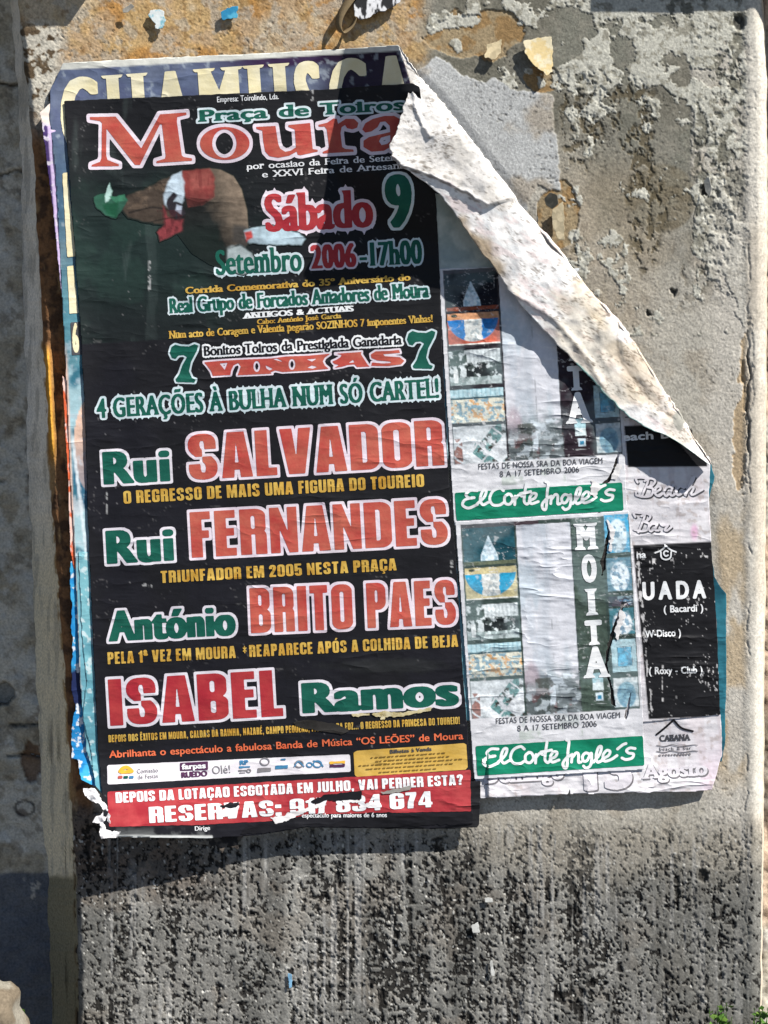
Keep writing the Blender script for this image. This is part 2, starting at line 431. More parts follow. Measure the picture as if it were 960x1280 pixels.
def text(parent, s, x0, y0_, x1, y1, cap, ink, halo=None, hw=0., hf=None, name="lettering", wx=0., wy=0., track=0., slab=None,
         cell=None, p=2., hp=4., arch=None, med=0., inline=None, label=None, base=0.0, imp=False, spikes=0.):
    cell = cell or min(.75, max(.22, cap / 30))
    L = math.hypot(x1 - x0, y1 - y0_); pad = hw + (slab[0] if slab else 0) + 3 + spikes
    if imp: A, c, pad, yy = imp_fields(s, L, cap, track, cell, pad)
    else: A, c, pad, yy = text_fields(s, L, cap, wx, wy, track, slab, 0, cell, pad, 0, p, med)
    if arch:                                            # squeeze the middle of the line
        B = np.zeros_like(A); ny, nx = A.shape; jb = yy / c
        t = (np.arange(nx) * c - pad) / L; k = 1 - arch * (1 - (2 * t - 1) ** 2)
        j = np.arange(ny)[:, None]; mid = jb - cap / c / 2; src = mid + (j - mid) / k[None]
        A = A[np.clip(np.round(src).astype(int), 0, ny - 1), np.arange(nx)[None]]
    D = sdf(A, (hw + 1.5) / c, 2.0) * c
    def down(Q): return Q.reshape(Q.shape[0] // 2, 2, Q.shape[1] // 2, 2).mean((1, 3))
    fields = []; mats = []
    if halo is not None:
        Dh = -edt(A, (hw + 1.5) / c, 1, hp) * c + hw
        if spikes: Dh = add_spikes(Dh, A, c, pad, yy, cap, hw, spikes, len(s), L)
        Dh = down(Dh); fields.append((Dh, base + .22)); mats.append(halo)
    fields.append((down(D), base + .40)); mats.append(ink)
    if inline is not None:
        fields.append((down(D) - inline[1], base + .58)); mats.append(inline[0])
    o = place_field(name, parent, fields, mats, ((x0, y0_), (x1, y1)), hf, cell, pad - cell / 4, yy - cell / 4, 2 if (y0_ > 930 or x0 > 560) else 4)
    if o and label: o["label"] = label
    return o

def poly_part(name, parent, poly, mat, hf, dh, res=2.0, rag=0.0, seed=1, rscale=6, holes=(), merge=1, label=None):
    """a flat printed or torn patch cut to an outline, following the sheet it lies on"""
    P = np.array(poly, float); x0, y0 = P.min(0) - 4 - rag; x1, y1 = P.max(0) + 4 + rag
    gx, gy = np.meshgrid(np.arange(x0, x1, res), np.arange(y0, y1, res))
    F = psdf(gx, gy, poly)
    if rag: F = F + (fbm(gx, gy, rscale, seed, 4) - .5) * 2 * rag
    for hpoly in holes: F = np.minimum(F, -psdf(gx, gy, hpoly))
    u, v, faces = march(F, merge)
    if not faces: return None
    px = x0 + u * res; py = y0 + v * res
    o = mesh_obj(name, W(px, py, hf(px, py) + dh), faces, [mat]); 
    if label: o["label"] = label
    return adopt(o, parent) if parent else o

def sheet(name, parent, poly, mat, hf, colf, res=2.0, rag=1.5, seed=1, rscale=9, holes=(), thick=0.0003, dh=0, holes_rag=2.0):
    P = np.array(poly, float); x0, y0 = P.min(0) - 5 - rag; x1, y1 = P.max(0) + 5 + rag
    gx, gy = np.meshgrid(np.arange(x0, x1, res), np.arange(y0, y1, res))
    F = psdf(gx, gy, poly) + (fbm(gx, gy, rscale, seed, 4) - .5) * 2 * rag
    for hpoly in holes: F = np.minimum(F, -psdf(gx, gy, hpoly) + (fbm(gx, gy, 5, seed + 50, 3) - .5) * 2 * holes_rag)
    u, v, faces = march(F, 1); px = x0 + u * res; py = y0 + v * res
    o = mesh_obj(name, W(px, py, hf(px, py) + dh), faces, [mat], None, None, colf(px, py))
    if thick:
        so_ = o.modifiers.new("thickness", 'SOLIDIFY'); so_.thickness = thick; so_.offset = -1
    return adopt(o, parent) if parent else o

def strokes(name, parent, lines, r, mats, hf, res=.5, halo=0, dh=.6, r2=None, shadow=None, label=None):
    """brush lettering: smoothed strokes given in photo pixels"""
    pts = np.vstack([np.array(l, float) for l in lines]); x0, y0 = pts.min(0) - r - 5; x1, y1 = pts.max(0) + r + 5
    gx, gy = np.meshgrid(np.arange(x0, x1, res), np.arange(y0, y1, res)); D = np.full(gx.shape, 1e9)
    for l in lines:
        q = catmull(l, max(4, len(l) * 6)) if len(l) > 2 else np.array(l, float)
        D = np.minimum(D, polydist(gx, gy, q, False))
    fs = []
    if shadow:
        D2 = np.full(gx.shape, 1e9)
        for l in lines:
            q = catmull(l, max(4, len(l) * 6)) if len(l) > 2 else np.array(l, float)
            D2 = np.minimum(D2, polydist(gx, gy, q + np.array(shadow), False))
        fs.append((r - D2, dh - .3))
    fs.append((r - D, dh))
    V = []; FS = []; MI = []; off = 0
    for k, (F, h) in enumerate(fs):
        u, v, faces = march(F, 3)
        if not faces: continue
        px = x0 + u * res; py = y0 + v * res; V.append(W(px, py, hf(px, py) + h))
        for f in faces: FS.append(f + off); MI.append(np.full(len(f), k))
        off += len(u)
    o = mesh_obj(name, np.vstack(V), FS, mats, None, np.concatenate(MI))
    if label: o["label"] = label
    return adopt(o, parent) if parent else o
# ------------------------------------------------------------ heavy condensed capitals, drawn here from boxes and rounded boxes
def _rr(x, y, x0, y0, x1, y1, rx=.25, ry=.17, c="1111"):
    """rounded box; c = which of the corners bl, br, tr, tl are round"""
    m = (x >= x0) & (x <= x1) & (y >= y0) & (y <= y1); rx = min(rx, (x1 - x0) / 2); ry = min(ry, (y1 - y0) / 2)
    for k, (cx, cy, sx_, sy_) in enumerate(((x0 + rx, y0 + ry, -1, -1), (x1 - rx, y0 + ry, 1, -1), (x1 - rx, y1 - ry, 1, 1), (x0 + rx, y1 - ry, -1, 1))):
        if c[k] == "1":
            q = ((x - cx) * sx_ > 0) & ((y - cy) * sy_ > 0); m &= ~(q & (((x - cx) / rx) ** 2 + ((y - cy) / ry) ** 2 > 1))
    return m
def _pl(x, y, *p): return inpoly(x, y, list(p))
def _slot(x, y, x0, y0, x1, y1): return _rr(x, y, x0, y0, x1, y1, .06, .05)
def _sstroke(x, y, pts, half, q, cuts=()):
    P = catmull(pts, len(pts) * 7); m = polydist(x * q, y, [(a * q, b) for a, b in P], False) <= half
    for (x0, y0, x1, y1) in cuts: m &= ~((x > x0) & (x < x1) & (y > y0) & (y < y1))
    return m
def _S(x, y): return _sstroke(x, y, [(.475, .62), (.475, .80), (.43, .90), (.31, .925), (.19, .90), (.135, .80), (.15, .67), (.25, .56), (.38, .46), (.475, .34), (.485, .20), (.43, .10), (.31, .075), (.19, .10), (.135, .20), (.135, .38)], .078, .62, [(.3, .5, .8, .69), (-.2, .31, .3, .5)]) | ((x > .36) & (x < .60) & (y > .66) & (y < .80)) & (x > .36) | ((x > .01) & (x < .25) & (y > .22) & (y < .345))
def _O(x, y): return _rr(x, y, 0, 0, .62, 1) & ~_slot(x, y, .25, .16, .37, .84)
def _C(x, y): return _O(x, y) & ~((x > .31) & (y > .40) & (y < .61))
IMPG = {
    'I': (.27, lambda x, y: _rr(x, y, 0, 0, .27, 1, 0.001, .001)),
    'E': (.49, lambda x, y: (_pl(x, y, (0, 0), (0, 1), (.47, 1), (.47, .83), (.26, .83), (.26, .61), (.44, .61), (.44, .44), (.26, .44), (.26, .17), (.48, .17), (.48, 0)))),
    'F': (.47, lambda x, y: _pl(x, y, (0, 0), (0, 1), (.46, 1), (.46, .83), (.26, .83), (.26, .59), (.42, .59), (.42, .42), (.26, .42), (.26, 0))),
    'L': (.45, lambda x, y: _pl(x, y, (0, 0), (0, 1), (.26, 1), (.26, .17), (.44, .17), (.44, 0))),
    'T': (.54, lambda x, y: _pl(x, y, (0, 1), (.53, 1), (.53, .83), (.395, .83), (.395, 0), (.135, 0), (.135, .83), (0, .83))),
    'H': (.64, lambda x, y: ((x > 0) & (x < .26) | (x > .38) & (x < .64) | (y > .44) & (y < .62) & (x > 0) & (x < .64)) & (y > 0) & (y < 1)),
    'N': (.62, lambda x, y: _pl(x, y, (0, 0), (0, 1), (.21, 1), (.40, .47), (.40, 1), (.62, 1), (.62, 0), (.42, 0), (.22, .52), (.22, 0))),
    'M': (.84, lambda x, y: _pl(x, y, (0, 0), (0, 1), (.31, 1), (.42, .42), (.53, 1), (.84, 1), (.84, 0), (.62, 0), (.62, .66), (.50, 0), (.34, 0), (.22, .66), (.22, 0))),
    'A': (.66, lambda x, y: _pl(x, y, (0, 0), (.15, 1), (.51, 1), (.66, 0), (.40, 0), (.385, .17), (.275, .17), (.26, 0)) & ~_pl(x, y, (.29, .33), (.37, .33), (.33, .80))),
    'V': (.66, lambda x, y: _pl(x, y, (0, 1), (.26, 1), (.33, .36), (.40, 1), (.66, 1), (.50, 0), (.16, 0))),
    'Z': (.46, lambda x, y: _pl(x, y, (0, 0), (0, .17), (.19, .83), (.02, .83), (.02, 1), (.45, 1), (.45, .84), (.27, .17), (.45, .17), (.45, 0))),
    'X': (.58, lambda x, y: _pl(x, y, (0, 0), (.13, .51), (.02, 1), (.26, 1), (.30, .72), (.35, 1), (.56, 1), (.46, .51), (.58, 0), (.32, 0), (.28, .28), (.23, 0))),
    'O': (.62, _O), 'C': (.60, _C), 'S': (.62, _S), '0': (.60, lambda x, y: _O(x * 1.03, y)),
    'Q': (.62, _O),
    'G': (.62, lambda x, y: _O(x, y) & ~((x > .31) & (y > .54) & (y < .64)) | (x > .32) & (x < .62) & (y > .38) & (y < .545)),
    'U': (.62, lambda x, y: _rr(x, y, 0, 0, .62, 1, .25, .17, "1100") & ~_rr(x, y, .25, .16, .37, 1.2, .06, .05, "1100")),
    'J': (.36, lambda x, y: _rr(x, y, -.02, 0, .34, 1, .22, .16, "0100") & ~((x < .09) & (y > .16)) & ~((x < .02) & (y > .15))),
    'D': (.61, lambda x, y: _rr(x, y, 0, 0, .61, 1, .25, .17, "0110") & ~_rr(x, y, .255, .16, .36, .84, .06, .06, "0110")),
    'P': (.57, lambda x, y: (_rr(x, y, 0, .40, .57, 1, .23, .17, "0110") | (x > 0) & (x < .255) & (y > 0) & (y < 1)) & ~_slot(x, y, .255, .56, .33, .84)),
    'B': (.61, lambda x, y: (_rr(x, y, 0, .47, .59, 1, .24, .16, "0110") | _rr(x, y, 0, 0, .61, .535, .24, .16, "0110")) & ~_slot(x, y, .255, .15, .365, .415) & ~_slot(x, y, .255, .60, .35, .845)),
    'R': (.60, lambda x, y: (_rr(x, y, 0, .43, .59, 1, .24, .16, "0110") | (x > 0) & (x < .255) & (y > 0) & (y < 1) | _rr(x, y, .345, 0, .60, .53, .20, .12, "0010")) & ~_slot(x, y, .255, .56, .345, .85) & ~((x > .255) & (x < .345) & (y < .44))),
    '1': (.38, lambda x, y: _pl(x, y, (.11, 0), (.11, .70), (0, .70), (0, .83), (.14, .88), (.20, 1), (.37, 1), (.37, 0))),
    '2': (.56, lambda x, y: _sstroke(x, y, [(.13, .60), (.125, .80), (.18, .90), (.29, .925), (.40, .89), (.44, .77), (.40, .62), (.27, .40), (.16, .22), (.13, .10)], .078, .62, [(-.1, .5, .26, .665), (-.1, -.3, 1, 0)]) | (x > 0) & (x < .54) & (y > 0) & (y < .17)),
    '4': (.58, lambda x, y: _pl(x, y, (.27, 1), (.52, 1), (.52, .33), (.58, .33), (.58, .17), (.52, .17), (.52, 0), (.28, 0), (.28, .17), (0, .17), (0, .34)) & ~_pl(x, y, (.17, .33), (.28, .33), (.28, .74))),
    '5': (.58, lambda x, y: _rr(x, y, 0, 0, .58, .66, .24, .17, "1110") & ~_slot(x, y, .25, .15, .34, .52) & ~((x < .30) & (y > .26) & (y < .37)) | (x > 0) & (x < .54) & (y > .84) & (y < 1) | (x > 0) & (x < .24) & (y > .42) & (y < 1)),
    '3': (.58, lambda x, y: (_rr(x, y, 0, .47, .56, 1, .24, .16) | _rr(x, y, 0, 0, .58, .54, .24, .16)) & ~_slot(x, y, .24, .15, .34, .42) & ~_slot(x, y, .24, .59, .33, .85) & ~((x < .26) & (y > .33) & (y < .68))),
    '6': (.60, lambda x, y: _O(x * 1.03, y) & ~((x > .30) & (y > .63) & (y < .70)) | _rr(x, y, .1, 0, .60, .62, .24, .16) & ~_slot(x, y, .25, .15, .355, .48)),
    '7': (.46, lambda x, y: _pl(x, y, (0, 1), (.45, 1), (.45, .82), (.33, .40), (.31, 0), (.06, 0), (.09, .40), (.20, .82), (0, .82))),
    '8': (.60, lambda x, y: (_rr(x, y, .01, .46, .59, 1, .24, .16) | _rr(x, y, 0, 0, .60, .55, .24, .16)) & ~_slot(x, y, .25, .15, .35, .42) & ~_slot(x, y, .25, .60, .35, .85)),
    '9': (.60, lambda x, y: IMPG['6'][1](.60 - x, 1 - y)),
    ':': (.26, lambda x, y: (x > 0) & (x < .25) & ((y > 0) & (y < .22) | (y > .48) & (y < .70))),
    '.': (.24, lambda x, y: (x > 0) & (x < .22) & (y > 0) & (y < .20)),
    ',': (.24, lambda x, y: _pl(x, y, (0, .2), (.22, .2), (.22, .02), (.12, -.16), (.03, -.14), (.08, 0), (0, 0))),
    '!': (.27, lambda x, y: _pl(x, y, (0, 1), (.26, 1), (.21, .27), (.05, .27)) | (x > .02) & (x < .24) & (y > 0) & (y < .21)),
    '?': (.56, lambda x, y: _sstroke(x, y, [(.13, .66), (.125, .82), (.18, .90), (.29, .925), (.40, .89), (.44, .77), (.40, .62), (.31, .50), (.29, .34)], .078, .62, [(-.1, .5, .26, .68), (-.1, 0, 1, .28)]) | (x > .17) & (x < .41) & (y > 0) & (y < .21)),
    ' ': (.22, lambda x, y: np.zeros(x.shape, bool)), '-': (.34, lambda x, y: (x > 0) & (x < .32) & (y > .30) & (y < .48)),
}
ACC = {'Á': ('A', 'a'), 'À': ('A', 'g'), 'Ã': ('A', 't'), 'É': ('E', 'a'), 'Ê': ('E', 'c'), 'Ó': ('O', 'a'), 'Õ': ('O', 't'), 'Ç': ('C', 'ç'), 'Ú': ('U', 'a')}
def imp_glyph(ch):
    if ch in IMPG: return IMPG[ch]
    if ch in ACC:
        b, k = ACC[ch]; w, fn = IMPG[b]; c = w / 2
        acc = {'a': lambda x, y: _pl(x, y, (c - .06, 1.06), (c + .02, 1.24), (c + .22, 1.24), (c + .07, 1.06)), 'g': lambda x, y: _pl(x, y, (c + .06, 1.06), (c - .02, 1.24), (c - .22, 1.24), (c - .07, 1.06)),
               'c': lambda x, y: _pl(x, y, (c - .24, 1.06), (c - .1, 1.24), (c + .1, 1.24), (c + .24, 1.06), (c + .08, 1.06), (c, 1.14), (c - .08, 1.06)), 't': lambda x, y: (np.abs(x - c) < .22) & (np.abs(y - 1.13 - .035 * np.sin((x - c) * 14)) < .05),
               'ç': lambda x, y: _pl(x, y, (c - .05, .02), (c + .07, .02), (c + .05, -.06), (c + .13, -.10), (c + .10, -.22), (c - .12, -.22), (c - .10, -.15), (c, -.14), (c - .02, -.08))}[k]
        return (w, lambda x, y: fn(x, y) | acc(x, y))
    return None

def imp_fields(s, L, cap, track, cell, pad):
    c = cell / 2; gl = []
    for ch in s:
        g = imp_glyph(ch)
        if g is None:
            e, ad = glyph(ch); gl.append((ad * .8, None, e))
        else: gl.append((g[0], g[1], None))
    sx = (L - track * (len(s) - 1)) / (sum(g[0] for g in gl) * cap)
    nx = int((L + 2 * pad) / c) // 2 * 2 + 4; ny = int((cap * 1.75 + 2 * pad) / c) // 2 * 2 + 4; y0 = cap * 1.32 + pad
    A = np.zeros((ny, nx), bool); x = 0.
    Yc = (y0 - (np.arange(ny) + .5) * c) / cap
    for w, fn, e in gl:
        wp = w * cap * sx; i0 = max(0, int((x - .06 * cap + pad) / c)); i1 = min(nx, int((x + wp + .06 * cap + pad) / c) + 2)
        if fn is not None:
            X = (((np.arange(i0, i1) + .5) * c - pad - x) / (cap * sx)); gx, gy = np.meshgrid(X, Yc); A[:, i0:i1] |= fn(gx, gy)
        elif len(e):
            q = e * cap; q = q.copy(); q[:, [0, 2]] = q[:, [0, 2]] * .8 * sx + x; M = raster(q, i0 * c - pad, y0, i1 - i0, ny, c, c); A[:, i0:i1] |= edt(M, .05 * cap / c + 1) <= .05 * cap / c
        x += wp + track
    return A, c, pad, y0

def traced(name, parent, outs, holes, ink, halo, hw, hf, res=.5, hp=3., base=0, label=None):
    P = np.vstack([np.array(o_, float) for o_ in outs]); x0, y0 = P.min(0) - hw - 4; x1, y1 = P.max(0) + hw + 4
    gx, gy = np.meshgrid(np.arange(x0, x1, res / 2), np.arange(y0, y1, res / 2)); gx = gx[:gx.shape[0] // 2 * 2, :gx.shape[1] // 2 * 2]; gy = gy[:gx.shape[0], :gx.shape[1]]
    M = np.zeros(gx.shape, bool)
    for o_ in outs: M |= inpoly(gx, gy, o_)
    for h_ in holes: M &= ~inpoly(gx, gy, h_)
    c = res / 2; down = lambda Q: Q.reshape(Q.shape[0] // 2, 2, Q.shape[1] // 2, 2).mean((1, 3))
    fs = [(down(-edt(M, (hw + 1.5) / c, 1, hp) * c + hw), base + .22), (down(sdf(M, 3) * c), base + .40)]
    V = []; FS = []; MI = []; off = 0
    for k, (F, dh) in enumerate(fs):
        u, v, faces = march(F, 4); px = x0 + (u + .25) * res; py = y0 + (v + .25) * res; V.append(W(px, py, hf(px, py) + dh))
        for f_ in faces: FS.append(f_ + off); MI.append(np.full(len(f_), k))
        off += len(u)
    o = mesh_obj(name, np.vstack(V), FS, [halo, ink], None, np.concatenate(MI))
    if label: o["label"] = label
    return adopt(o, parent)
def ell(cx, cy, rx, ry, n=40): return [(cx + rx * math.cos(t), cy + ry * math.sin(t)) for t in np.linspace(0, 2 * math.pi, n, endpoint=False)]
# ------------------------------------------------------------ the ground and the walls
GZ = float(W(480, 1296, -60)[0][2]); WEEDH = float(W(480, 1280, 10)[0][2]) - GZ
def plane_mesh(name, z, mat, x0, x1, y0, y1):
    return mesh_obj(name, [(x0, y0, z), (x1, y0, z), (x1, y1, z), (x0, y1, z)], [np.array([[0, 1, 2, 3]])], [mat], smooth=False)
gm, t, p, N, L = nodemat("worn asphalt pavement")
tc, n = add_bump(t, N, L, p, 60, .5, .004); cr = N("ShaderNodeValToRGB"); cr.color_ramp.elements[0].color = (.045, .044, .042, 1); cr.color_ramp.elements[1].color = (.085, .082, .078, 1)
L(n.outputs[0], cr.inputs[0]); L(cr.outputs[0], p.inputs["Base Color"]); p.inputs["Roughness"].default_value = .95
setp(plane_mesh("pavement", GZ, gm, -150, 150, -150, 3), kind="structure")

# outline of the plastered pier in the photograph
LEFT = ([-140, 25, 100, 160, 250, 330, 450, 540, 620, 850, 950, 1060, 1120, 1320], [18, 24, 33, 40, 45, 50, 56, 61, 65, 82, 88, 93, 97, 100])
RIGHTE = ([-140, 0, 100, 600, 900, 1320], [952, 952, 958, 956, 953, 950])
POSTER = [(60, 85), (500, 60), (560, 120), (700, 300), (890, 580), (905, 720), (895, 985), (600, 1010), (590, 1035), (130, 1045), (92, 950), (75, 400)]
DEPTH = 64.0
RES = 1.25

def wall_surface(X, Y):
    """paint layers, flakes, pits and stains of the pier: colour and relief (mm)"""
    f = lambda s, seed, o=4, ay=1.0, g=.5: fbm(X, Y, s, seed, o, ay, g)
    big = f(230, 11, 4); med = f(60, 12, 5); fine = f(9, 13, 3); grain = f(3.4, 14, 2); warp = (f(70, 15, 5) - .5) * 90; warp2 = (f(28, 16, 4) - .5) * 40
    C = np.zeros(X.shape + (3,)) + lin(176, 171, 160)
    C = mixc(C, sm(med, .35, .7) * .6, lin(194, 188, 176)); C = mixc(C, sm(f(35, 17), .52, .72) * .4, lin(150, 136, 116))
    wn = np.random.RandomState(5).rand(*X.shape) - .5
    Hh = (big - .5) * 5 + (med - .5) * 1.1 + (fine - .5) * .28 + (grain - .5) * .42 + wn * .42
    # ochre stone wash over the top and beside the posters
    och = sm(88 + warp * .5 - Y, -12, 14) * sm(545 + warp2 * .7 - X, -8, 10)
    o2 = f(24, 21, 4)
    oc = mixc(np.zeros_like(C) + lin(186, 156, 110, .95), sm(o2, .4, .68), lin(176, 150, 118)); oc = mixc(oc, sm(f(45, 22, 4), .5, .66) * .8, lin(178, 128, 66, .9))
    oc = mixc(oc, sm(f(50, 23, 4), .48, .64) * .75, lin(190, 174, 148)); oc = mixc(oc, sm(f(18, 28, 5, 1, .6), .54, .62) * .6, lin(168, 160, 146)); oc = mixc(oc, sm(f(7, 29, 3), .6, .7) * .5, lin(128, 96, 58))
    C = mixc(C, och, oc)
    # pale gritty plaster at the upper left corner
    wl = sm(78 + warp2 * .4 - X, -8, 12) * sm(150 + warp * .3 - Y, -20, 20) * sm(Y, 18, 40)
    C = mixc(C, wl, mixc(np.zeros_like(C) + lin(190, 184, 170), sm(f(8, 24, 3), .52, .6), lin(95, 80, 62)))
    # dark olive grey old paint on the right upper half, fading downwards
    og = sm(X + warp2 * .6, 512, 548) * sm(300 + warp * 1.2 - Y - 90 * sm(X, 760, 720), -70, 70) * sm(866 + warp2 * .35 - X, -3, 3)
    olive = mixc(np.zeros_like(C) + lin(126, 125, 114, .95), sm(f(60, 31), .45, .62), lin(138, 135, 124, .95)); olive = mixc(olive, sm(f(130, 32, 3), .50, .7) * .6, lin(104, 100, 88, .95))
    olive = mixc(olive, sm(f(10, 37, 4), .55, .62) * .35, lin(150, 145, 132)); C = mixc(C, og, olive); Hh -= og * .6; Hh = Hh * (1 - .3 * og)
    # a smooth rounded brownish patch under it and the brown crumbling upright band
    br = sm(np.hypot((X - 828 - warp2 * .35) / 46, (Y - 246 - warp * .2) / 44), 1.06, .94); C = mixc(C, br * .75, mixc(np.zeros_like(C) + lin(134, 126, 108, .95), sm(f(24, 38), .45, .62), lin(118, 106, 84, .95)))
    bl2 = sm(X + warp2 * .3, 690, 704) * sm(860 + warp2 - X, 0, 90) * sm(Y, 175, 235) * sm(430 + warp - Y, -60, 60); C = mixc(C, bl2 * .38 * (1 - br), mixc(np.zeros_like(C) + lin(160, 144, 118), sm(f(30, 39), .45, .62), lin(142, 124, 98)))
    cr_ = sm(f(6.5, 61, 4, 1.3, .6), .50, .56) * sm(f(50, 62, 3, 2.6) + .12 * sm(np.abs(X - 722), 40, 5) - .10 * sm(X, 760, 850), .50, .60) * sm(X + warp2 * .2, 690, 706) * sm(Y, 70, 100) * sm(410 + warp - Y, 0, 80)
    C = mixc(C, cr_ * .8, lin(92, 82, 62)); Hh -= cr_ * .9
    # ochre where the paint has gone, above and beside the light patch
    oz = np.maximum(sm(np.hypot((X - 600 - warp2) / 68, (Y - 44 - warp2 * .5) / 32), 1.25, .75), sm(np.hypot((X - 700 - warp2 * .4) / 26, (Y - 268 - warp2 * .4) / 42), 1.25, .75))
    oz = np.maximum(oz, sm(np.hypot((X - 678) / 22, (Y - 98) / 18), 1.25, .75)); oz = sm(oz + (f(16, 34, 5, 1, .6) - .5) * 1.1 * (oz > 0), .47, .53)
    C = mixc(C, oz, mixc(np.zeros_like(C) + lin(160, 142, 112, .95), sm(f(14, 35), .45, .6), lin(150, 122, 84))); Hh -= oz * .9
    # light grey rectangle left by a lost poster
    pale = [(512, 95), (545, 70), (562, 78), (580, 95), (608, 104), (618, 98), (640, 112), (690, 118), (701, 235), (700, 238), (672, 232), (640, 300), (560, 200)]
    ps = psdf(X, Y, pale) + (f(9, 41, 4) - .5) * 8; pm = sm(ps, -.8, .8); C = mixc(C, pm, mixc(np.zeros_like(C) + lin(182, 183, 182), sm(f(40, 42, 5), .5, .7), lin(168, 160, 148))); Hh = Hh * (1 - pm * .3) + pm * .7
    # limewash still clinging at the top right, and crumbled down the right side
    fl = f(30, 51, 5, 1, .58) + .17 * sm(Y, 105, 35) * sm(X, 700, 760) + .16 * sm(X + warp2 * .3, 858, 872) * sm(Y, 380, 300) - .10 * sm(Y, 110, 200) * sm(872 - X, 0, 10) - .16 * sm(700 - X, 0, 60) * sm(Y, 20, 45) - .03 * sm(Y, 300, 200) * (X > 866)
    fm = sm(fl, .555, .562) * sm(X, 510, 540) * (1 - pm) * (Y < 420); C = mixc(C, fm, mixc(np.zeros_like(C) + lin(192, 190, 178), sm(f(6, 52, 4), .55, .64) * .8, lin(140, 136, 122))); Hh += fm * .55
    edge = np.clip(1 - np.abs(fl - .552) / .007, 0, 1) * sm(X, 510, 540) * (1 - pm) * (Y < 420); Hh -= edge * .6; C = mixc(C, edge * .45, lin(70, 66, 56))
    dk = sm(f(8, 53, 4, 1.5, .6) * .6 + f(40, 54, 3, 2) * .4, .525, .56) * sm(X, 855, 872) * sm(940 - X, 0, 14) * sm(360 + warp - Y, -20, 90); C = mixc(C, dk * .8, lin(104, 102, 90)); Hh -= dk * .7
    # right side: lighter, smoother
    rs = sm(X + warp2 * .5, 868, 905) * sm(Y, 180, 330); C = mixc(C, rs * .65, lin(196, 190, 180))
    sp = sm(f(3.6, 71, 3), .66, .74) * sm(f(90, 72, 3), .40, .6); C = mixc(C, sp * .5 * (Y > 60), lin(100, 94, 82)); Hh -= sp * .5; C = C * (1 + wn * .30)[..., None]
    # ochre stains down the right margin
    st = sm(np.abs(X - 917 - warp2 * .25) / 26, 1.1, .5) * sm(Y, 590, 680) * sm(1000 - Y, -10, 60) * sm(f(40, 73, 4, 1.6), .40, .55); C = mixc(C, st * .6, lin(176, 150, 108))
    for (cx, cy, w, h) in [(926, 545, 9, 65), (934, 470, 7, 60), (845, 560, 14, 22), (938, 1178, 6, 14)]:
        q = sm(1.05 - np.hypot((X - cx - warp2 * .12) / w, (Y - cy) / h) + (f(14, 36, 5, 1.6, .6) - .5) * 1.9, -.05, .05); C = mixc(C, q * .75, lin(168, 142, 104)); Hh -= q * 1.4
    # rounded pale margin of the pier on the right with a ragged crack beside it
    rm = sm(X - warp2 * .10, 926, 940); C = mixc(C, rm * .92, mixc(np.zeros_like(C) + lin(214, 208, 196), sm(f(60, 74, 4, 3), .5, .7) * .6, lin(190, 178, 160)))
    cx = 937 + (fbm(Y * 0 + 1, Y, 26, 75, 5, 1, .6) - .5) * 14 - 4 * sm(Y, 600, 1000); ck = np.clip(1 - np.abs(X - cx) / 1.9, 0, 1) * (sm(f(40, 76, 3), .54, .58) * .3 + sm(Y, 425, 450) * sm(575 - Y, 0, 20)) * (Y > 90)
    Hh = Hh * (1 - .5 * rm) + rm * 1.8 - ck * 3; C = mixc(C, ck * .7, lin(70, 64, 56))
    # rust brown raw edge down the left of the posters
    lb = sm(118 + warp2 * .2 - X, -4, 8) * sm(Y + warp * .2, 120, 190); brn = mixc(np.zeros_like(C) + lin(128, 92, 62), sm(f(14, 81, 4), .45, .62), lin(84, 62, 46)); brn = mixc(brn, sm(f(20, 82, 4, 3), .55, .65), lin(150, 120, 84))
    C = mixc(C, lb, brn); Hh += lb * (f(12, 83, 3) - .5) * 2.4
    rg = np.exp(-((X - 62 - (Y - 500) * .055) / 4.2) ** 2) * sm(Y, 425, 450) * sm(590 - Y, 0, 40); C = mixc(C, rg, lin(205, 150, 60)); Hh += rg * 15
    # lower half: dark grey wash, pitted in level-to-plumb runs
    lo = sm(Y + warp * .28 + 18 * sm(X, 250, 100), 1010, 1058) * sm(X, 70, 80); lo = np.maximum(lo, sm(Y + warp * .2, 1060, 1095) * sm(X, 60, 70))
    right = sm(X + warp2, 760, 860)
    gcol = mixc(np.zeros_like(C) + lin(128, 126, 121), sm(f(80, 91, 4, 1.6), .4, .66), lin(105, 104, 100)); gcol = mixc(gcol, sm(f(26, 92, 3, 5), .52, .7) * .55, lin(160, 158, 152, .95))
    gcol = mixc(gcol, sm(f(40, 93, 4), .57, .7) * .22, lin(120, 104, 86)); gcol = mixc(gcol, right * .6, lin(128, 127, 121))
    top = sm(1072 + warp * .9 - Y, -45, 30) * sm(X, 500, 640); gcol = mixc(gcol, top * .75, lin(158, 151, 138))
    C = mixc(C, lo, gcol)
    brown_left = sm(250 + warp * 1.4 - X, -120, 110) * sm(1118 + warp * .5 - Y, -40, 40); C = mixc(C, brown_left * lo * .75, mixc(np.zeros_like(C) + lin(86, 68, 54), sm(f(12, 85, 4), .48, .6), lin(56, 46, 40)))  # mottled dark brown over the upper left of the lower zone
    runs_ = fbm(X, Y, 7, 94, 3, 22, .6) * .55 + f(26, 89, 3, 5) * .45; dens = .549 + (f(110, 95, 3) - .5) * .11 + right * .022 - .02 * sm(Y, 1060, 1120) * (1 - right)
    pf = f(3.8, 96, 3, 1.1, .6) * .64 + runs_ * .36
    pit = sm(pf, dens, dens + .03) * lo * (1 - .35 * top)
    C = mixc(C, pit * .93, lin(30, 28, 26)); Hh -= pit * 1.5
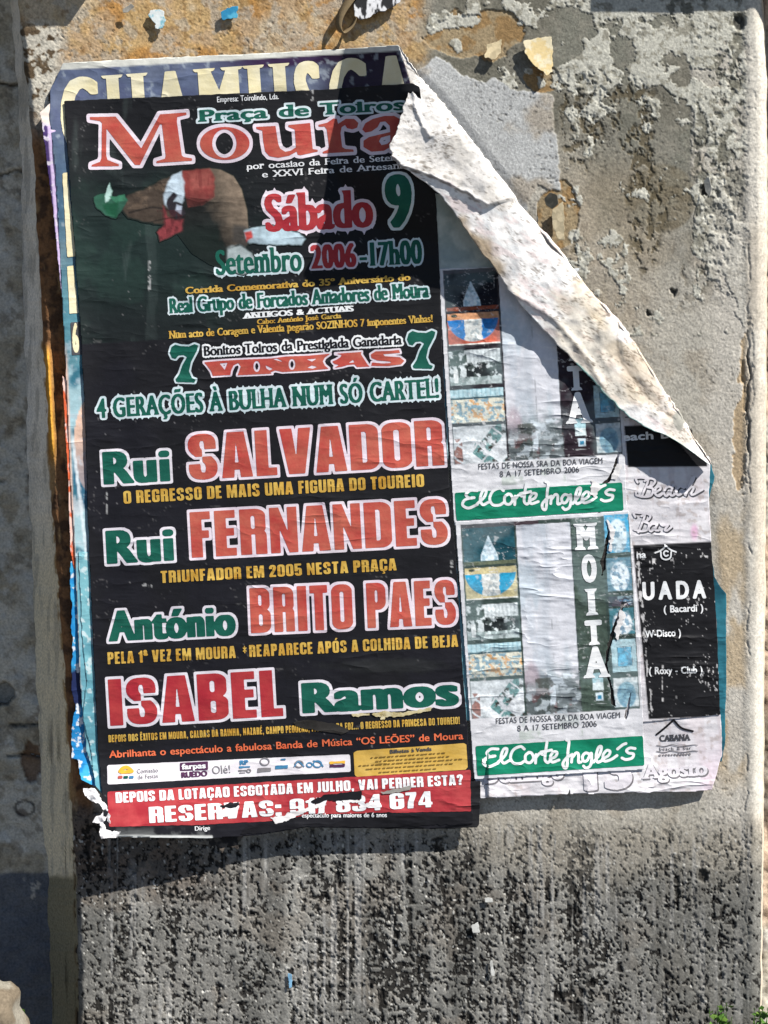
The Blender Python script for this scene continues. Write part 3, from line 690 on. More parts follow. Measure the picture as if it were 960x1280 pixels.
    big_ = sm(f(9, 88, 4, 1.2) * .66 + runs_ * .34, .63, .655) * lo * (1 - .6 * top); C = mixc(C, big_ * .85, lin(36, 34, 32)); Hh -= big_ * 1.9
    Hh = Hh * (1 - .25 * lo) + lo * ((f(4, 97, 3) - .5) * .6 + (f(13, 98, 3) - .5) * .4)
    C = C * (1 + lo * wn * .32)[..., None]
    drip = sm(fbm(X, Y, 5, 87, 2, 60, .6), .56, .7) * lo * sm(f(50, 86, 3, 2), .45, .6); C = mixc(C, drip * .45, lin(176, 174, 170))
    chips = sm(f(3.2, 99, 2, 1.2), .80, .84) * lo; C = mixc(C, chips, lin(184, 182, 176)); Hh += chips * .5
    # a darker band of paint along the foot of the wall
    foot = sm(Y + (X - 880) * .0 + (f(24, 100, 4) - .5) * 12, 1082, 1088) * sm(X + warp2, 760, 830) ; C = C * (1 - .22 * foot[..., None]); Hh += foot * .5
    # dark spot and chip holes
    for (cx_, cy_, r_) in [(842, 365, 4), (810, 392, 3), (878, 1095, 7), (545, 1275, 4), (880, 238, 6), (923, 28, 8)]:
        q = sm(np.hypot(X - cx_ + (fine - .5) * 6, (Y - cy_) * .8 + (grain - .5) * 5), r_ * 1.15, r_ * .75); C = mixc(C, q * .85, lin(44, 42, 38)); Hh -= q * 3
    C = C * (0.88 + .24 * fine[..., None])
    flat = sm(psdf(X, Y, POSTER), -2, 14); Hh = Hh * (1 - .75 * flat) - 1.4 * flat
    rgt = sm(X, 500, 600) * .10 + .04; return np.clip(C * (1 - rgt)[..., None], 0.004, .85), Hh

def build_pier():
    ys = np.arange(-90, 1298, RES); nx = 760; e = 44; k = 30
    S = np.concatenate([np.linspace(0, 1, nx)])
    yl = ys[:, None]; xl = np.interp(ys, *LEFT)[:, None]; xr = np.interp(ys, *RIGHTE)[:, None]
    jig = (fbm(xl * 0 + 3, yl, 22, 201, 4) - .5) * 5
    xl = xl + jig; xr = xr + (fbm(xl * 0 + 9, yl, 26, 202, 4) - .5) * 4
    X = xl + (xr - xl) * S[None]; Y = np.broadcast_to(yl, X.shape)
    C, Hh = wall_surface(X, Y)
    # rounded arris on both sides
    r = 7.0; dl = X - xl; dr = xr - X
    Hh = Hh - 6 * np.clip(1 - dl / r, 0, 1) ** 2 - 7 * np.clip(1 - dr / 12, 0, 1) ** 2
    P = W(X, Y, Hh).reshape(len(ys), nx, 3); Cc = C
    # left splay: grey smooth render going back to the older wall
    wv = np.interp(ys, [-140, 25, 200, 500, 900, 1100, 1320], [9, 9, 17, 25, 39, 36, 34]) + (fbm(ys * 0 + 1.0, ys, 60, 203, 3) - .5) * 5
    tl = np.linspace(1, 0, k)[None]
    SX = xl - wv[:, None] * tl - (fbm(tl * 40 + 0 * yl, yl + 0 * tl, 30, 204, 4) - .5) * 3 * np.sin(np.pi * tl)
    SY = np.broadcast_to(yl, SX.shape); SH = Hh[:, :1] * (1 - tl) - 2 - (DEPTH + 2) * tl ** .8 + (fbm(SX * 3, SY, 9, 205, 3) - .5) * 1.4
    SC_ = np.zeros(SX.shape + (3,)) + lin(224, 216, 202); SC_ = mixc(SC_, sm(fbm(SX * 3, SY, 40, 206, 4), .45, .6) * .5, lin(200, 190, 172))
    SC_ = mixc(SC_, sm(SY, 560, 760), lin(218, 204, 174)); SC_ = mixc(SC_, sm(fbm(SX * 3, SY, 14, 210, 4, 3), .56, .66) * .5, lin(150, 144, 132)); SC_ = mixc(SC_, sm(SY + (fbm(SX, SY, 14, 207, 3) - .5) * 14, 1090, 1100), lin(134, 126, 102))
    gr = sm(fbm(SX * 5, SY, 30, 208, 3, 6), .62, .7) * sm(SY, 880, 960); SC_ = mixc(SC_, gr * .7, lin(40, 36, 28))
    el = sm(tl + 0 * SY, .16, .04) * sm(fbm(SX * 4, SY, 16, 209, 4), .42, .52); SC_ = mixc(SC_, el * sm(SY, 300, 420), lin(150, 120, 80)); SC_ = mixc(SC_, el * sm(SY, 980, 1060), lin(30, 26, 22))
    Q = W(SX, SY, SH).reshape(len(ys), k, 3)
    # right return
    tr = np.linspace(0, 1, 12)[1:][None]; RX = xr + 2 * tr + 0 * yl; RH = Hh[:, -1:] - (DEPTH - 3) * tr; RP = W(RX, np.broadcast_to(yl, RX.shape), RH).reshape(len(ys), 11, 3)
    RC = np.zeros(RX.shape + (3,)) + lin(190, 178, 160)
    V = np.concatenate([Q[:, :-1], P, RP], 1); CC = np.concatenate([SC_[:, :-1], Cc, RC], 1)
    # top and bottom carried on plainly, out of view
    ztop = 3.2; T0 = V[0:1].copy(); T0[..., 2] = np.maximum(T0[..., 2], ztop); B0 = V[-1:].copy(); B0[..., 2] = GZ - .05
    V = np.concatenate([T0, V, B0], 0); CC = np.concatenate([CC[:1], CC, CC[-1:]], 0)
    ny_, nx_ = V.shape[:2]
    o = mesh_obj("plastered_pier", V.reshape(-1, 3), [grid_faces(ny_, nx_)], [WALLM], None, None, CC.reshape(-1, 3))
    setp(o, "weathered plaster wall pier with peeling paint and pitted dark foot behind all the posters", "wall")
    return o
build_pier()

def build_back_wall():
    def patch(xs, ys, left):
        X, Y = np.meshgrid(xs, ys); f = lambda s, seed, o=4, ay=1.0: fbm(X, Y, s, seed, o, ay)
        H = (f(60, 221) - .5) * 9 + (f(14, 222) - .5) * 6 + (f(5, 223, 3) - .5) * 3
        C = np.zeros(X.shape + (3,)) + lin(184, 178, 164); C = mixc(C, sm(f(40, 224), .45, .62) * .8, lin(150, 140, 120)); C = mixc(C, sm(f(12, 228, 4), .56, .66) * .5, lin(96, 84, 66)); C = mixc(C, sm(f(25, 225), .56, .68) * .6, lin(186, 184, 176)); C = C * (.85 + .3 * f(5, 227, 3))[..., None]
        if left:
            for yj in (107, 216, 905, 944, 600):
                d = np.abs(Y - yj - (f(30, 226 + yj, 4) - .5) * 16); j = np.clip(1 - d / 2.2, 0, 1) * sm(f(30, 230 + yj, 2), .3, .4); H -= j * 9; C = mixc(C, j * .9, lin(40, 38, 34))
            q = sm(np.hypot((X - 2) / 14, (Y - 867) / 14) + (f(9, 233) - .5), 1.1, .9); H -= q * 14; C = mixc(C, q * .7, lin(50, 46, 40))
            q = sm(np.hypot((X - 40) / 12, (Y - 955 - (f(20, 235) - .5) * 20) / 26) + (f(9, 234) - .5), 1.1, .9); H -= q * 6; C = mixc(C, q * .8, lin(100, 72, 50))
            q = sm(np.abs(np.hypot((X - 31) / 12, (Y - 1010) / 9) - 1), .22, .08); H -= q * 2; C = mixc(C, q * .8, lin(50, 46, 42)); q = sm(np.hypot((X - 27) / 7, (Y - 1016) / 7), 1.1, .7); C = mixc(C, q * .7, lin(66, 54, 50))
            C = mixc(C, sm(Y + (f(20, 236) - .5) * 8, 1088, 1093) * .9, lin(82, 86, 94))
            q = sm(f(7, 237, 3), .6, .66) * sm(np.hypot((X - 40) / 12, (Y - 1108) / 22), 1.1, .7); C = mixc(C, q, lin(170, 165, 155))
        else:
            C = mixc(C, sm(f(30, 241, 3, 4), .4, .6), lin(190, 168, 146)); C = mixc(C, sm(f(22, 242, 3, 5), .56, .64) * .6, lin(70, 52, 44))
        return X, Y, H, C
    V = []; FS = []; CC = []; off = 0
    for xs, ys, left in ((np.arange(-260, 140, 2.5), np.arange(-200, 1340, 2.5), True), (np.arange(142.5, 900, 40.0), np.arange(-200, 1340, 40.0), False), (np.arange(900, 1200, 2.5), np.arange(-200, 1340, 2.5), False)):
        X, Y, H, C = patch(xs, ys, left)
        # laid out on the back plane through the same picture positions
        P = W(X, Y, H - DEPTH - 5); V.append(P); CC.append(C.reshape(-1, 3)); FS.append(grid_faces(len(ys), len(xs)) + off); off += len(P)
    yb = (DEPTH + 16) * .001
    ring = np.array([(-6, yb, GZ - .1), (6, yb, GZ - .1), (6, yb, 3.4), (-6, yb, 3.4)]); V.append(ring); CC.append(np.tile(lin(140, 138, 130, .9), (4, 1))); FS.append(np.array([[0, 1, 2, 3]]) + off)
    o = mesh_obj("masonry_wall", np.vstack(V), FS, [WALLM], None, None, np.vstack(CC))
    setp(o, "older grey masonry wall set back in shade at the far left, with dark open joints", "wall")
build_back_wall()

def ledge(label, px0, px1, py_bottom, proj):
    """stone ledge just above the picture: its shadow lies along the top of the pier"""
    a = W(px0, py_bottom, 0)[0]; b = W(px1, py_bottom, 0)[0]; z0 = a[2]; z1 = z0 + .09; xa, xb = a[0], b[0]; y1 = -proj * .001; y0 = .045
    V = [(xa, y0, z0), (xb, y0, z0), (xb, y1, z0), (xa, y1, z0), (xa, y0, z1), (xb, y0, z1), (xb, y1, z1 - .012), (xa, y1, z1 - .012)]
    F = np.array([[0, 1, 2, 3], [4, 7, 6, 5], [3, 2, 6, 7], [1, 5, 6, 2], [0, 3, 7, 4], [0, 4, 5, 1]])
    o = mesh_obj("stone_ledge", V, [F], [WALLM], None, None, np.tile(lin(168, 158, 140), (8, 1)), smooth=False)
    bv = o.modifiers.new("worn edge", 'BEVEL'); bv.width = .003; bv.segments = 2
    setp(o, label, "ledge")
ledge("stone ledge just above the picture over the upper left corner of the pier", -900, 158, -72, 40)
ledge("stone ledge just above the picture over the upper right part of the pier", 812, 1900, -86, 40)
# ------------------------------------------------------------ older posters underneath
def flat_col(c1, c2, s=40, seed=1, lo=.4, hi=.65):
    return lambda x, y: mixc(np.zeros(x.shape + (3,)) + np.asarray(c1), sm(fbm(x, y, s, seed, 4), lo, hi), np.asarray(c2))

# old teal poster with the large cream heading
def col_old(x, y):
    f = lambda s, seed, o=4, ay=1.: fbm(x, y, s, seed, o, ay)
    C = np.zeros(x.shape + (3,)) + lin(82, 112, 130); C = mixc(C, sm(f(40, 401), .42, .6), lin(98, 122, 132)); C = mixc(C, sm(f(24, 402), .52, .66) * .7, lin(58, 88, 112))
    C = mixc(C, sm(240 + 60 * (f(50, 403) - .5) - y, -40, 120) * .55, lin(92, 84, 118))
    e = 100 - .062 * (x - 80); C = mixc(C, sm(e + 12 * (f(60, 404, 3) - .5) - y, -3, 3) * sm(x, 230, 330), lin(52, 34, 66))
    C = mixc(C, sm(x, 385, 425) * .9, lin(34, 18, 40))
    C = mixc(C, sm(y, 300, 380) * (x < 160) * .7, lin(78, 132, 144))
    C = mixc(C, sm(y, 455, 462), mixc(np.zeros_like(C) + lin(150, 180, 188), sm(f(26, 405), .42, .6), lin(52, 104, 122)))
    C = mixc(C, sm(np.hypot((x - 118) / 26, (y - 556) / 62), 1.02, .98) * (y > 440), lin(212, 178, 158)); C = mixc(C, sm(y, 530, 600) * sm(np.hypot((x - 112) / 22, (y - 580) / 60), 1.0, .9) * .6, lin(50, 90, 120))
    q = sm(np.abs(x - 97 + (y - 600) * -.12), 2.5, 1.2) * sm(y, 530, 560); C = mixc(C, q * .8, lin(205, 215, 220)); C = mixc(C, sm(f(14, 406, 4, 2.5), .6, .66) * sm(y, 590, 640) * .7, lin(200, 206, 210))
    C = mixc(C, sm(y, 690, 700) * .85, lin(104, 158, 172))
    C = mixc(C, sm(f(10, 407), .64, .74) * .45, lin(168, 178, 186)); top = 87 - .056 * (x - 80)
    C = mixc(C, sm(top - y, -1, 1), lin(206, 206, 198))
    lw = np.interp(y, [100, 300, 700, 1000], [66, 80, 96, 108]); C = mixc(C, sm(lw - 2 - x, -1.5, 1.5) * sm(y, 420, 470), lin(214, 178, 160))
    return np.clip(C * (.9 + .2 * f(7, 408, 2))[..., None], .005, .85)
OLD = thing("old_poster", "older teal poster under the black one, its big cream heading and left edge showing", "poster", 300, 60)
OLDP = [(79, 79), (160, 74), (300, 68), (420, 62), (498, 56), (506, 82), (514, 106), (532, 150), (560, 300), (560, 600), (590, 900), (140, 1000), (122, 985), (108, 940), (100, 850), (94, 700), (88, 600), (83, 480), (78, 380), (74, 300), (69, 210), (62, 150), (63, 112)]
h_old = HS(3.6)
sheet("paper_sheet", OLD, OLDP, PRINT, h_old, col_old, 1.8, 1.0, 3)
text(OLD, "CHAMUSCA", 76, 196, 522, 165, 97, CREAM, None, 0, h_old, "heading_lettering", wx=4.5, wy=.5, track=12, slab=(6, 4, .3, 30))
poly_part("text_block", OLD, [(78, 216), (84, 216), (95, 320), (84, 322)], CREAM, h_old, .5, 1.5, .5, 4)
poly_part("text_block", OLD, [(84, 333), (92, 332), (98, 391), (87, 392)], CREAM, h_old, .5, 1.5, .5, 5)
poly_part("number_box", OLD, [(88, 403), (104, 402), (106, 443), (90, 444)], DGREY, h_old, .35, 1.2)
text(OLD, "6", 90.5, 441, 100, 440.5, 37, CREAM, None, 0, h_old, "number_lettering", wx=1.2, wy=1)

# purple sheet poking out at the left
PUR = thing("torn_paper", "narrow lilac and purple paper edge sticking out at the upper left of the old poster", "torn paper", 62, 230)
def col_pur(x, y):
    C = np.zeros(x.shape + (3,)) + lin(200, 178, 214); C = mixc(C, sm(58 + .075 * (y - 140) - x, -1, 1), lin(72, 54, 104)); C = mixc(C, sm(fbm(x, y, 6, 411, 3), .62, .66) * .8, lin(214, 206, 216)); return mixc(C, sm(152 - y + .3 * (x - 50), -2, 2), lin(220, 206, 196))
sheet("paper_sheet", PUR, [(50, 141), (64, 128), (72, 134), (78, 250), (86, 400), (82, 400), (75, 350), (66, 260), (57, 190)], PRINT, lambda x, y: 2.4 + lift(x, y) * 1.25, col_pur, 1.0, .8, 6, 6)

# red edged sheet lower on the left and the blue torn remains
def col_redge(x, y): return mixc(np.zeros(x.shape + (3,)) + lin(206, 96, 60), sm(fbm(x, y, 8, 415, 3, 2), .5, .6), lin(224, 190, 178))
RE = thing("torn_paper", "thin orange red paper edge running down the left side beside the brown stone", "torn paper", 88, 600)
sheet("paper_sheet", RE, [(78, 470), (83, 474), (92, 600), (98, 705), (93, 712), (88, 690), (85, 600)], PRINT, lambda x, y: 2.0 + lift(x, y) * 1.1, col_redge, 1.0, .8, 9, 6)
def col_blue(x, y):
    f = lambda s, seed, o=4: fbm(x, y, s, seed, o)
    C = np.zeros(x.shape + (3,)) + lin(36, 128, 188); C = mixc(C, sm(f(22, 421), .5, .62), lin(62, 160, 206)); C = mixc(C, sm(np.abs(y - 860 - 10 * (f(10, 422) - .5)), 26, 18), lin(30, 40, 78)); C = mixc(C, sm(f(7, 423), .60, .64), lin(206, 212, 220)); return C
BL = thing("torn_paper", "ragged bright blue paper remains along the lower left edge of the posters", "torn paper", 98, 850)
sheet("paper_sheet", BL, [(88, 702), (100, 698), (112, 800), (116, 900), (122, 960), (120, 984), (100, 975), (97, 950), (89, 948), (91, 898), (95, 888), (89, 860), (90, 800), (89, 740)], PRINT, lambda x, y: 2.6 + lift(x, y) * .9, col_blue, 1.0, 2.4, 12, 9)
TL_ = thing("torn_paper", "pale teal paper strip left of the red names on the black poster", "torn paper", 112, 820)
def col_teal(x, y): return mixc(mixc(np.zeros(x.shape + (3,)) + lin(112, 164, 174), sm(fbm(x, y, 30, 431, 4), .45, .62), lin(88, 142, 156)), sm(fbm(x, y, 8, 432, 3), .64, .7), lin(176, 196, 200))
sheet("paper_sheet", TL_, [(98, 690), (120, 690), (140, 940), (134, 1000), (119, 982), (112, 930), (104, 900), (108, 850), (103, 800), (100, 740)], PRINT, HS(4.4), col_teal, 1.2, 1.4, 14, 9)
WC = thing("torn_paper", "white torn paper corner curling at the bottom left of the black poster", "torn paper", 130, 1010)
def col_w(x, y): return mixc(np.zeros(x.shape + (3,)) + lin(222, 219, 219), sm(fbm(x, y, 9, 441, 4), .48, .62), lin(186, 184, 186))
sheet("paper_sheet", WC, [(102, 984), (118, 986), (128, 1000), (136, 1012), (140, 1038), (150, 1040), (147, 1046), (126, 1049), (124, 1030), (115, 1028), (120, 1022), (132, 1014), (122, 1004), (108, 998)], PRINT, lambda x, y: 7 + lift(x, y) * 1.05 + (fbm(x, y, 14, 442, 3) - .5) * 9, col_w, .8, 3.2, 17, 6)

# teal sheet behind the right hand posters
TB = thing("torn_paper", "dark teal paper edge showing along the right side of the beach bar poster", "torn paper", 898, 800)
def col_tb(x, y): return mixc(np.zeros(x.shape + (3,)) + lin(44, 106, 122), sm(fbm(x, y, 30, 451, 4, 2), .42, .6), lin(30, 82, 98))
sheet("paper_sheet", TB, [(860, 560), (888, 576), (893, 596), (886, 625), (889, 690), (893, 720), (902, 735), (908, 742), (908, 850), (906, 930), (902, 952), (890, 950), (860, 900)], PRINT, HS(2.2), col_tb, 1.4, 1.2, 21, 12)

# ------------------------------------------------------------ date sheet and beach bar poster on the right
DS = thing("date_poster", "pale sheet with grey embossed August date, lowest of the right hand posters", "poster", 745, 992)
h_ds = HS(3.2)
def col_lil(x, y):
    f = lambda s, seed, o=4, ay=1.: fbm(x, y, s, seed, o, ay)
    C = np.zeros(x.shape + (3,)) + lin(205, 202, 206); C = mixc(C, sm(f(60, 461), .4, .6) * .6, lin(214, 212, 215)); C = mixc(C, sm(f(12, 462, 4, 5), .56, .66) * .5, lin(190, 180, 184))
    C = mixc(C, sm(np.hypot((x - 868) / 6, (y - 665) / 12), 1.2, .3) * .55, lin(226, 150, 196)); C = mixc(C, sm(x, 855, 895) * sm(y, 900, 980) * .3, lin(222, 186, 210))
    C = mixc(C, sm(f(7, 463, 3), .68, .74) * .5, lin(160, 146, 140)); return C
sheet("paper_sheet", DS, [(590, 950), (620, 930), (800, 890), (900, 893), (903, 940), (890, 988), (840, 990), (790, 991), (713, 993), (712, 985), (709, 993), (600, 998), (596, 985)], PRINT, h_ds, col_lil, 1.6, 1.4, 23)
def emboss(parent, s, x0, y0, x1, y1, cap, hf, dx=1.6, dy=1.6, **k):
    text(parent, s, x0 + dx, y0 + dy, x1 + dx, y1 + dy, cap, MGREY, None, 0, hf, name="lettering_shadow", **k)
    text(parent, s, x0, y0, x1, y1, cap, LILAC, None, 0, hf, base=.25, **k)
emboss(DS, "Agosto", 804, 974, 886, 969, 19, h_ds, wx=1.4, wy=.6, slab=(2.2, 2.2, .3, 9))
emboss(DS, "13", 716, 990, 797, 985, 46, h_ds, wx=5, wy=2)
emboss(DS, "Domingo", 603, 980, 706, 974, 21, h_ds, wx=1.4, wy=.6, slab=(2.2, 2.2, .3, 9))
strokes("roof_emblem", DS, [[(821, 918), (832, 909), (842, 900)], [(842, 900), (852, 910), (866, 914)]], 1.3, [BLACK], h_ds)
text(DS, "CABANA", 824, 927, 863, 925.5, 8, DGREY, None, 0, h_ds, wx=.5, wy=.3, slab=(1.0, 1.0, .3, 5))
for yy in (932.5, 940):
    strokes("wave_line", DS, [[(821, yy - 1), (830, yy + .6), (840, yy - 1.6), (851, yy + .4), (866, yy - 1.5), (872, yy - 1)]], .5, [MGREY], h_ds, .35)
text(DS, "beach & bar", 824, 938.5, 864, 937, 4.2, DGREY, None, 0, h_ds, track=.6)
for k in range(11):
    poly_part("small_print", DS, [(824 + k * 3.7, 943 - k * .12), (826.4 + k * 3.7, 943 - k * .12), (826.4 + k * 3.7, 945.4 - k * .12), (824 + k * 3.7, 945.4 - k * .12)], MGREY, h_ds, .5, .6, .7, 60 + k, 2)

BB = thing("beach_bar_poster", "pale and black party poster with Beach Bar script and a scratched black list of discos", "poster", 840, 700)
h_bb = HS(4.2)
def col_bb(x, y):
    f = lambda s, seed, o=4, ay=1.: fbm(x, y, s, seed, o, ay)
    C = col_lil(x, y); t = (x - 790) * -.045; bk = np.array([.010, .010, .012])
    m = sm(y - (681.5 + t), -.8, .8) * sm((900 + t) - y, -.8, .8) * sm(x - np.interp(y, [680, 900], [791, 811]), -.8, .8) * sm(np.interp(y, [680, 900], [891, 903]) - x, -.8, .8)
    m2 = sm(y - (532 + t), -.8, .8) * sm((584 + .2 * t) - y, -.8, .8) * sm(x - np.interp(y, [530, 585], [780, 785]), -.8, .8) * sm(884 - x, -.8, .8)
    m = np.maximum(m, m2)
    C = mixc(C, m, bk); sc = sm(f(2.0, 471, 3, 2.2), .70, .76) * sm(f(40, 472, 3), .52, .6) + sm(f(3, 473, 2), .86, .89) * .7 + sm(f(2.4, 474, 3, 3) - np.abs(x - np.interp(y, [680, 900], [796, 815])) / 12, .46, .53) * (y > 690); sc = sc + sm(np.abs(x - 829 - (f(9, 475, 3, 4) - .5) * 3), 1.0, .5) * sm(f(5, 476, 2), .45, .55) * (y > 820) * (y < 885)
    C = mixc(C, np.clip(sc, 0, 1) * m * .85 * (y > 685), lin(206, 204, 204)); return C
sheet("paper_sheet", BB, [(772, 492), (815, 505), (888, 573), (886, 625), (889, 680), (896, 780), (900, 893), (812, 902), (770, 905)], PRINT, h_bb, col_bb, 1.2, .7, 25)
emboss(BB, "ns", 779, 521, 803, 520, 21, h_bb, wx=1.0, wy=.5, slab=(1.5, 1.5, .3, 6))
text(BB, "each Bar", 777, 551.5, 856, 546.5, 10, PALE, None, 0, h_bb, wx=.7, wy=.5)
def script(parent, lines, hf):
    strokes("script_lettering", parent, lines, 1.35, [DGREY, LILAC], hf, .45, shadow=(1.5, 1.5), dh=.6)
script(BB, [[(797, 603), (795, 598), (803, 597), (810, 600), (806, 611), (802, 621)], [(806, 601), (813, 598), (819, 601), (815, 607), (809, 609)], [(809, 609), (816, 611), (814, 619), (805, 621), (796, 619), (795, 615)],
             [(818, 616), (825, 612), (825, 608), (820, 610), (819, 617), (824, 620), (830, 615)], [(840, 609), (834, 609), (830, 615), (833, 620), (839, 613), (841, 608), (838, 618), (842, 619), (846, 614)],
             [(855, 610), (850, 608), (845, 614), (848, 619), (856, 614)], [(856, 618), (863, 607), (868, 597), (865, 598), (861, 608), (857, 619)], [(858, 615), (864, 609), (867, 610), (864, 617), (867, 618), (878, 612)]], h_bb)
script(BB, [[(794, 646), (792, 641), (799, 641), (806, 643), (802, 655), (798, 665)], [(802, 645), (808, 642), (813, 645), (810, 650), (805, 652)], [(805, 652), (811, 655), (809, 662), (801, 664), (793, 662)],
             [(821, 655), (815, 655), (811, 660), (814, 664), (820, 658), (822, 654), (819, 662), (823, 663)], [(826, 655), (829, 657), (835, 656), (831, 662), (834, 663), (839, 659)]], h_bb)
text(BB, "na", 795, 698, 808, 697.5, 9, PALE, None, 0, h_bb, wx=.5, wy=.3)
strokes("house_emblem", BB, [[(819, 691), (826, 688), (832, 683)], [(831, 681), (838, 687), (845, 690)], [(826, 690), (827, 697), (832.5, 699.5), (838, 697), (839, 690)], [(835, 689.5), (832, 688.5), (829.6, 691.5), (832, 695), (835, 694)]], .95, [PALE], h_bb)
text(BB, "UADA", 802, 750.5, 883, 748, 23, PALE, None, 0, h_bb, wx=1.3, wy=1, track=6, cell=.5)
text(BB, "Q", 774, 752, 794, 751, 23, PALE, None, 0, h_bb, wx=1.3, wy=1)
text(BB, "( Bacardi )", 829, 766, 880, 764, 9, PALE, None, 0, h_bb, wx=.35, wy=.3)
text(BB, "W-Disco )", 806.5, 797, 852, 795, 9, PALE, None, 0, h_bb, wx=.35, wy=.3)
text(BB, "( Roxy - Club )", 810.6, 843, 879, 841.5, 9, PALE, None, 0, h_bb, wx=.35, wy=.3)

# ------------------------------------------------------------ the two festival posters
def festival(label, ox, oy, layer, top, seed):
    T = thing("festival_poster", label, "poster", 690 + ox, 970 + oy, 0, "white festival posters with green store banner")
    hf = HS(layer)
    def to_px(u, v): return 573 + u + .059 * v + ox, 653 - .062 * u + v + oy
    def to_uv(x, y):
        x = x - 573 - ox; y = y - 653 - oy; v = (y + .062 * x) / (1 + .062 * .059); return x - .059 * v, v
    def q(u0, v0, u1, v1): return [to_px(u0, v0), to_px(u1, v0), to_px(u1, v1), to_px(u0, v1)]
    K = 2.0; U, V = np.meshgrid(np.arange(-4, 222, 1 / K), np.arange(-4, 330, 1 / K)); f = lambda s, sd_, o=4, ay=1.: fbm(U + seed * 137, V + seed * 61, s, sd_, o, ay); g0 = lambda s, sd_, o=4, ay=1.: fbm(U, V, s, sd_, o, ay)
    C = np.zeros(U.shape + (3,)) + lin(206, 206, 210)
    def box(u0, v0, u1, v1): return ((U > u0) & (U < u1) & (V > v0) & (V < v1)).astype(float)
    def put(m, col): 
        nonlocal C; C = mixc(C, m, col)
    ground = lin(54, 68, 64) if not top else lin(44, 40, 46)
    put(box(2, 3, 213, 246), ground)
    put(box(2, 3, 100, 9) * .8, lin(60, 40, 50))
    # white column with faint washes
    col_ = box(71, 8, 139, 246); wash = sm(g0(36, 501, 4, 2.2), .45, .62)
    put(col_, lin(206, 207, 214)); put(col_ * (U < 108) * sm(g0(14, 561, 4, 5), .42, .62) * .6, lin(180, 188, 198)); put(col_ * sm(np.abs(U - 104 - 4 * np.sin(V / 30)), 9, 2) * .4, lin(166, 176, 186)); put(col_ * wash * .7, lin(176, 190, 200)); put(col_ * sm(V, 165, 235) * sm(g0(24, 502, 5), .42, .56), lin(92, 112, 112)); put(col_ * sm(np.hypot((U - 80) / 12, (V - 205) / 30), 1.1, .6) * .45, lin(140, 96, 108))
    put(box(108, 8, 110, 240) * sm(f(5, 503, 3, 3), .48, .60) * .5, lin(120, 124, 130))
    put(box(100, 196, 148, 246) * sm(g0(16, 504), .44, .5) * .9, lin(196, 206, 214)); put(box(84, 200, 110, 246) * sm(g0(12, 505), .48, .55) * .8, lin(66, 68, 60))
    sc_ = box(71, 192, 178, 246) * sm(V + 18 * (g0(20, 562) - .5) + .28 * np.abs(U - 108), 204, 232); put(sc_ * (1 - box(101, 192, 109, 246)) * .9, lin(70, 78, 78)); put(sc_ * sm(g0(7, 563, 4), .5, .58) * .8, lin(176, 186, 192)); put(sc_ * sm(g0(9, 564, 4), .58, .64) * .6, lin(96, 58, 60)); put(box(112, 196, 150, 246) * sm(g0(10, 565, 4, .4), .52, .6) * .8, lin(104, 112, 116))
    # shrine at night
    put(box(4, 8, 69, 54), lin(30, 74, 86) if not top else lin(14, 14, 26)); put(box(4, 8, 69, 22) * sm(g0(18, 506), .45, .6) * .5, lin(20, 50, 60)); tri = (np.abs(U - 36) < (V - 18) * .42) & (V > 18) & (V < 50) & (np.abs(U - 36) < 11); put(tri * 1.0, lin(210, 226, 236)); put(tri * sm(g0(4, 507, 3), .5, .6) * .7, lin(120, 160, 176)); put(box(4, 50, 69, 55), lin(96, 104, 84) if not top else lin(140, 70, 46))
    # bull ring
    put(box(4, 58, 69, 98), lin(196, 184, 140) if not top else lin(206, 150, 110)); e = np.hypot((U - 36) / 32, (V - 64) / 30); blue = sm(e, 1.02, .98) * (V > 66) * (V < 96); put(blue, lin(40, 154, 196) if not top else lin(40, 120, 190)); put(blue * (np.abs(U - 36) < 11 + 3 * (g0(6, 508) - .5)), lin(214, 216, 212)); put(blue * (np.abs(U - 36) < 7) * sm(g0(3, 509, 2), .5, .6) * .6, lin(130, 150, 160))
    if top: put(box(4, 68, 69, 98) * (1 - blue), lin(186, 92, 70))
    put(box(4, 96, 69, 98), lin(226, 226, 220)); put(sm(np.hypot((U - 13) / 4, (V - 61) / 2), 1.1, .9), lin(60, 70, 60))
    # crowd in black and white
    b = box(3, 104, 68, 148); put(b, lin(206, 214, 216)); put(b * (V > 120) * sm(g0(5, 511, 3), .46, .54), lin(64, 74, 72)); put(b * (V < 126) * (U < 26) * sm(g0(6, 512), .42, .52), lin(70, 84, 80)); put(b * (U > 26) * (V < 126) * (np.sin(U * 1.3 + 2 * g0(20, 518)) > .2) * .3, lin(120, 130, 132)); put(b * (U > 24) * (V > 122) * (V < 138) * sm(g0(4, 519, 3), .47, .53), lin(34, 40, 42)); put(b * (V > 138) * .6, lin(170, 186, 186)); put(box(8, 128, 14, 145), lin(228, 232, 232)); put(box(40, 124, 50, 136) * sm(g0(3, 513, 2), .4, .5), lin(40, 44, 46))
    # arena seats
    b = box(2, 153, 69, 195); put(b, lin(178, 208, 216)); put(b * (V > 164), lin(214, 212, 196)); put(b * (V > 163) * (V < 166), lin(60, 90, 100)); put(b * (V > 166) * sm(g0(3.5, 514, 3), .5, .58), lin(126, 156, 170)); put(b * (V > 166) * sm(g0(4, 515, 3), .62, .68), lin(206, 160, 110)); put(b * (V < 163) * (np.sin(U * 1.1) > .6) * .5, lin(120, 164, 180))
    # collage of snapshots
    b = box(3, 199, 69, 246); put(b, lin(206, 210, 214)); cc, ss = math.cos(.7), math.sin(.7); a = (U - 3) * cc + (V - 199) * ss; d = -(U - 3) * ss + (V - 199) * cc
